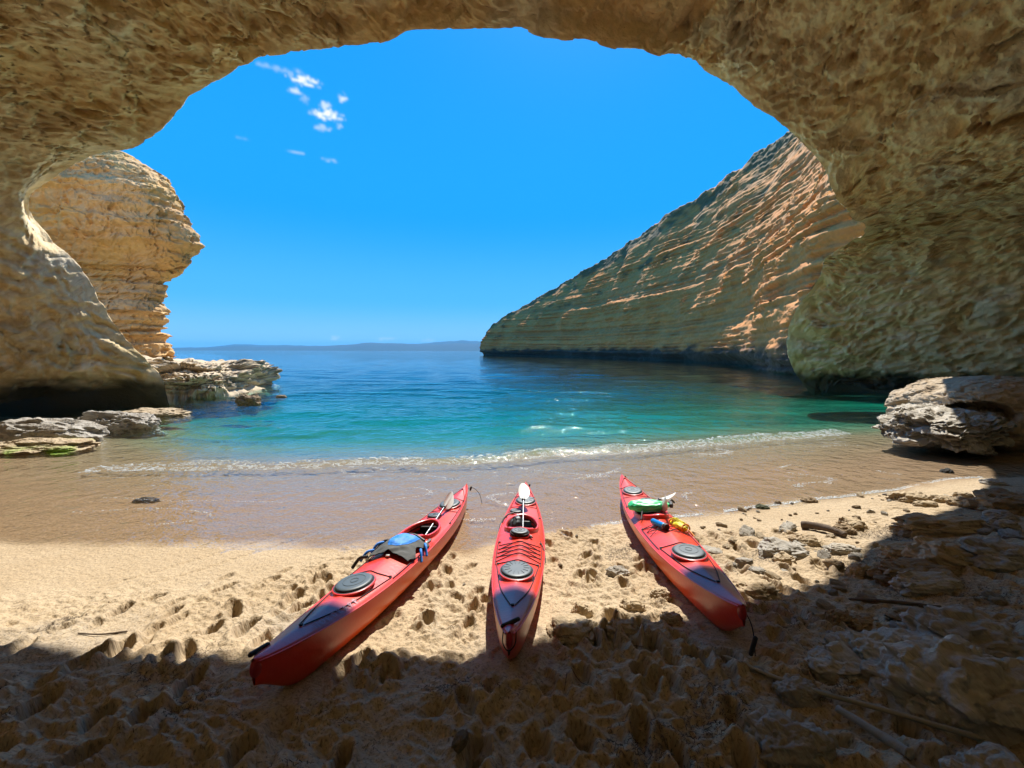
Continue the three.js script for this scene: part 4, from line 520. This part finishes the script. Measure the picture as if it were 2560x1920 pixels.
{ // rugged ledge under the headland
  const g = rockGeometry(7.6, 3.7, 12.4, 51.3, 72, { pal: [[0.62, 0.5, 0.34], [0.48, 0.36, 0.22]], box: 0.5, rough: 0.55, pits: 0.06, layer: 0.02, shape: (p, v) => { const n = 0.35 * fbm(p[0] * 0.9, p[1] * 0.9, p[2] * 0.9, 4) + 0.22 * (ridge(p[0] * 1.7, p[1] * 1.7, p[2] * 1.7, 3) - 0.4); return [p[0] + v.x * n, p[1] + v.y * n * 0.8 - 0.04 * Math.max(0, -p[2]), p[2] + v.z * n]; }, colour: (c, P) => mixc(mixc(c, [0.16, 0.13, 0.085], 0.8 * smooth(0.1, 0.35, fbm(P[0] * 0.8, P[1] * 0.9, P[2] * 0.8, 3) + 0.25 * smooth(1, 5, -P[2]))), [0.03, 0.03, 0.022], 0.92 * smooth(-0.15, -0.5, P[1] + 0.3 * noise(P[0] * 1.4, 3, P[2] * 1.4))) });
  const m = top('rock_ledge', g, bigMat); m.position.set(-21.3, 0.05, -29.3); m.rotation.y = 0.16; tag(m, 'rugged sunlit rock ledge reaching into the sea under the headland', 'rock ledge');
}
{ // big boulder on the right with a hollow, and the thin slab below it
  const hollow = new THREE.Vector3(-2.55, 0.3, 1.55);
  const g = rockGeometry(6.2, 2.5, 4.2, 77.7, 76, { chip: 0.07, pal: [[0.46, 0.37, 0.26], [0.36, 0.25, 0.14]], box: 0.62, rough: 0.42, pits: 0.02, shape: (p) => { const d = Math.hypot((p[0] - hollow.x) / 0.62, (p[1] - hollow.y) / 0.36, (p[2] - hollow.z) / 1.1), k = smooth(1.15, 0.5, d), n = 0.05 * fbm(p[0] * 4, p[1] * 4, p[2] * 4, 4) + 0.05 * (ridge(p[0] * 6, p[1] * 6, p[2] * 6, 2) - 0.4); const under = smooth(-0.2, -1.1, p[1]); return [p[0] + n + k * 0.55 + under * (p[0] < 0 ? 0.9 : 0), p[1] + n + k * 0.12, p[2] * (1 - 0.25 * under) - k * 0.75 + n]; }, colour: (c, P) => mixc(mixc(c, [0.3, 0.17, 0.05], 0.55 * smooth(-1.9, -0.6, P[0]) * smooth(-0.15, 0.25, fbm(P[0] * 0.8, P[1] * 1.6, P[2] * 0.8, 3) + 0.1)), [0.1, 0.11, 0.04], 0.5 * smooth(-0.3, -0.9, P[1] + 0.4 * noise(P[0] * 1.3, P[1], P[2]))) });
  const m = top('shore_boulder', g, bigMat); m.position.set(15.7, 0.62, -13.3); m.rotation.y = -0.12; tag(m, 'big flat topped boulder on the right, half in sun, with a dark hollow', 'boulder');
  const g2 = rockGeometry(3.4, 0.85, 2.2, 31.1, 54, { pal: PALE, box: 0.7, rough: 0.8, layer: 0.06, pits: 0.1, shape: (p) => { const n = 0.08 * fbm(p[0] * 3, p[1] * 5, p[2] * 3, 4); return [p[0] + n, p[1] + n + 0.05 * (noise(p[0] * 2.2, 1, p[2] * 4) > 0.1 ? 1 : 0) - 0.12 * p[0] * 0.5, p[2]]; }, colour: (c, P) => mixc(c, [0.07, 0.06, 0.04], 0.85 * smooth(-0.12, -0.3, P[1])) });
  const s = top('layered_rock', g2, bigMat); s.position.set(12.1, 0.55, -12.2); s.rotation.set(0.12, 0.5, 0.02); tag(s, 'layered pale slab jutting out below the big boulder', 'rock');
}

// ---------------------------------------------------------------- driftwood
const woodGrey = std(0.36, 0.33, 0.28, 0.9, { bumpMap: rep(GRAIN, 6), bumpScale: 0.006 }), woodBrown = std(0.13, 0.09, 0.06, 0.9, { bumpMap: rep(GRAIN, 6), bumpScale: 0.008 }), straw = std(0.55, 0.48, 0.33, 0.85), cane = std(0.3, 0.26, 0.18, 0.85);
function stick(name, label, pts, r0, r1, mat, group, cat = 'driftwood') {
  const c = new THREE.CatmullRomCurve3(pts.map((p) => new THREE.Vector3(...p))), N = 40, K = 10, fr = c.computeFrenetFrames(N - 1), sd = pts[0][0] * 9;
  const g = gridGeometry(K + 1, N, (i, j) => { const t = j / (N - 1), p = c.getPointAt(t), a = i / K * 6.2832, e = t < 0.004 || t > 0.996 ? 0.0 : 1, r = lerp(r0, r1, t) * (1 + 0.25 * noise(t * 9 + sd, Math.cos(a), Math.sin(a))) * e, n = fr.normals[j], b = fr.binormals[j]; return [p.x + (n.x * Math.cos(a) + b.x * Math.sin(a)) * r, p.y + (n.y * Math.cos(a) + b.y * Math.sin(a)) * r, p.z + (n.z * Math.cos(a) + b.z * Math.sin(a)) * r]; }, null, (p, i, j) => [i * 0.01, j * 0.05], false);
  return tag(top(name, g, mat), label, cat, group);
}
const on = (x, z, dy = 0) => [x, sand(x, z) + dy, z];
stick('driftwood_pole', 'long thin pole lying across the shaded lower right sand', [on(1.54, -3.07, 0.03), [1.85, Math.max(on(1.85, -2.72)[1], on(1.54, -3.07)[1]) + 0.05, -2.72], [2.16, on(2.16, -2.45)[1] + 0.08, -2.45], on(2.5, -2.17, 0.07)], 0.013, 0.017, cane);
stick('driftwood_log', 'short broken log standing out of the sand near the pole', [[1.74, 0.52, -2.5], [1.76, 0.56, -2.42], [1.775, 0.63, -2.33], [1.78, 0.66, -2.28]].map(([x, y, z]) => [x, y + sand(1.76, -2.4) - 0.55, z]), 0.04, 0.036, woodGrey);
stick('driftwood_branch', 'pale thick branch in the lower right below the pole', [on(1.97, -2.52, 0.05), on(2.02, -2.35, 0.06), on(2.07, -2.12, 0.05)], 0.02, 0.028, woodGrey);
stick('driftwood_log', 'dark weathered driftwood log in the sun behind the pale flat stone', [on(4.22, -6.25, 0.05), on(4.34, -6.1, 0.07), on(4.42, -5.9, 0.06), on(4.48, -5.72, 0.04)], 0.06, 0.035, woodBrown);
stick('driftwood_branch', 'thin dark branch among the shaded rocks on the right', [on(3.1, -3.9, 0.04), on(3.35, -3.75, 0.06), on(3.7, -3.62, 0.03)], 0.012, 0.02, woodBrown);
stick('driftwood_branch', 'dark branch lying on sunlit sand at the far left', [on(-3.75, -3.62, 0.012), on(-3.6, -3.66, 0.016), on(-3.42, -3.74, 0.012)], 0.005, 0.009, woodBrown);
{
  const r = rng(19); for (let i = 0; i < 34; i++) { const sunny = i < 14, x = sunny ? -4.6 + r() * 8.6 : -2.2 + r() * 5, z = sunny ? -3.6 - r() * 1.6 : -2.2 - r() * 1.3, a = r() * 3.14, l = 0.05 + r() * 0.14; if (toKayak(x, z) < 0.4) continue; stick('dry_straw', sunny ? 'thin dry straw lying on the sunlit sand' : 'thin dry straw lying on the shaded sand', [on(x, z, 0.008), on(x + Math.cos(a) * l * 0.5, z + Math.sin(a) * l * 0.5, 0.014), on(x + Math.cos(a) * l, z + Math.sin(a) * l, 0.008)], 0.0025, 0.002, r() < 0.35 ? woodBrown : straw, sunny ? 'straws on the sunlit sand' : 'straws on the shaded sand', 'straw'); }
}
{ // dark shreds of dry weed, too many to count
  const g = new THREE.PlaneGeometry(1, 0.16, 3, 1), p = g.attributes.position; for (let i = 0; i < p.count; i++) p.setZ(i, 0.16 * Math.sin((p.getX(i) + 0.5) * 3)); g.computeVertexNormals(); g.rotateX(-Math.PI / 2);
  const N = 16000, im = new THREE.InstancedMesh(g, std(0.085, 0.06, 0.036, 0.9, { side: THREE.DoubleSide }), N), r = rng(3), m = new THREE.Matrix4(), q = new THREE.Quaternion(), e = new THREE.Euler(); let k = 0;
  for (let t = 0; t < 400000 && k < N; t++) { const x = -4.2 + r() * 9.5, z = -1.9 - r() * 4.6, c = fbm(x * 1.1, 31, z * 1.1, 2) + 0.35 * fbm(x * 4, 12, z * 4, 2) + 0.14 * smooth(-3.6, -3, z) + 0.08 * smooth(1.3, 3, x); if (z - curve(SHORE, x) < 1 || r() > smooth(0.2, 0.42, c) || toKayak(x, z) < 0.3) continue; const s = 0.007 + r() * 0.02; q.setFromEuler(e.set((r() - 0.5) * 0.9, r() * 6.28, (r() - 0.5) * 0.7)); m.compose(new THREE.Vector3(x, sand(x, z) + s * 0.2, z), q, new THREE.Vector3(s, s, s)); im.setMatrixAt(k++, m); }
  im.count = k; im.name = 'dry_weed'; scene.add(shade(im)); tag(im, 'dark shreds of dry seaweed strewn over the sand', 'seaweed', null, 'stuff');
}
{ // foam
  const g = new THREE.IcosahedronGeometry(1, 1), N = 32000, im = new THREE.InstancedMesh(g, std(0.74, 0.77, 0.78, 0.5, { transmission: 0.5, thickness: 0 }), N), r = rng(9), m = new THREE.Matrix4(), q = new THREE.Quaternion(); let k = 0;
  const drop = (x, z, s, up = 0) => { if (k >= N) return; m.compose(new THREE.Vector3(x, sea(x, z) + up, z), q, new THREE.Vector3(s * (0.8 + r()), s * 0.6, s * (0.7 + r() * 0.6))); im.setMatrixAt(k++, m); };
  for (let t = 0; t < 130000 && k < 25000; t++) { const x = -9.6 + r() * 20.6, n = fbm(x * 0.9, 61, 0, 4) * 1.6 + 0.48 + 0.35 * smooth(2, 8, x) + 0.25 * smooth(-5.5, -8, x); if (r() > smooth(0.0, 0.5, n)) continue; const w = 0.16 + 0.6 * clamp(n), o = 0.36 - Math.pow(r(), 0.8) * w * 1.15, z = breakZ(x) + o, lace = Math.abs(noise(x * 5 + 0.4 * noise(x * 3, 2, z * 3), 7, z * 7)); if (lace > (o > 0.12 ? 0.26 : 0.09) || fbm(x * 9, 3, z * 9, 2) < -0.12) continue; drop(x, z, 0.003 + 0.008 * Math.pow(r(), 2), 0.003); }
  for (let t = 0; t < 60000 && k < 28000; t++) { const x = -8 + r() * 18, d = -0.02 - Math.pow(r(), 2) * 0.1, n = noise(x * 0.8, 71, 2) + 0.25 * smooth(0, 3, x); if (n < 0.05 || x < 0.8) continue; const z = curve(SHORE, x) - 0.12 * noise(x * 0.7, 3, curve(SHORE, x) * 0.3) + d + 0.2 ; drop(x, z, 0.004 + 0.008 * r() * r()); }
  for (let t = 0; t < 80000 && k < N; t++) { const x = -8 + r() * 18, z = curve(SHORE, x) - 0.5 - r() * 4, n = Math.abs(noise(x * 0.35 + 4, 81, z * 0.9) - 0.1); if (n > 0.018 || noise(x * 0.4, 5, z * 0.6) < 0.05) continue; drop(x, z, 0.004 + 0.008 * r() * r()); }
  im.count = k; im.name = 'sea_foam'; scene.add(shade(im)); tag(im, 'white foam along the little breaking wave', 'foam', null, 'stuff');
}
renderer.render(scene, camera);
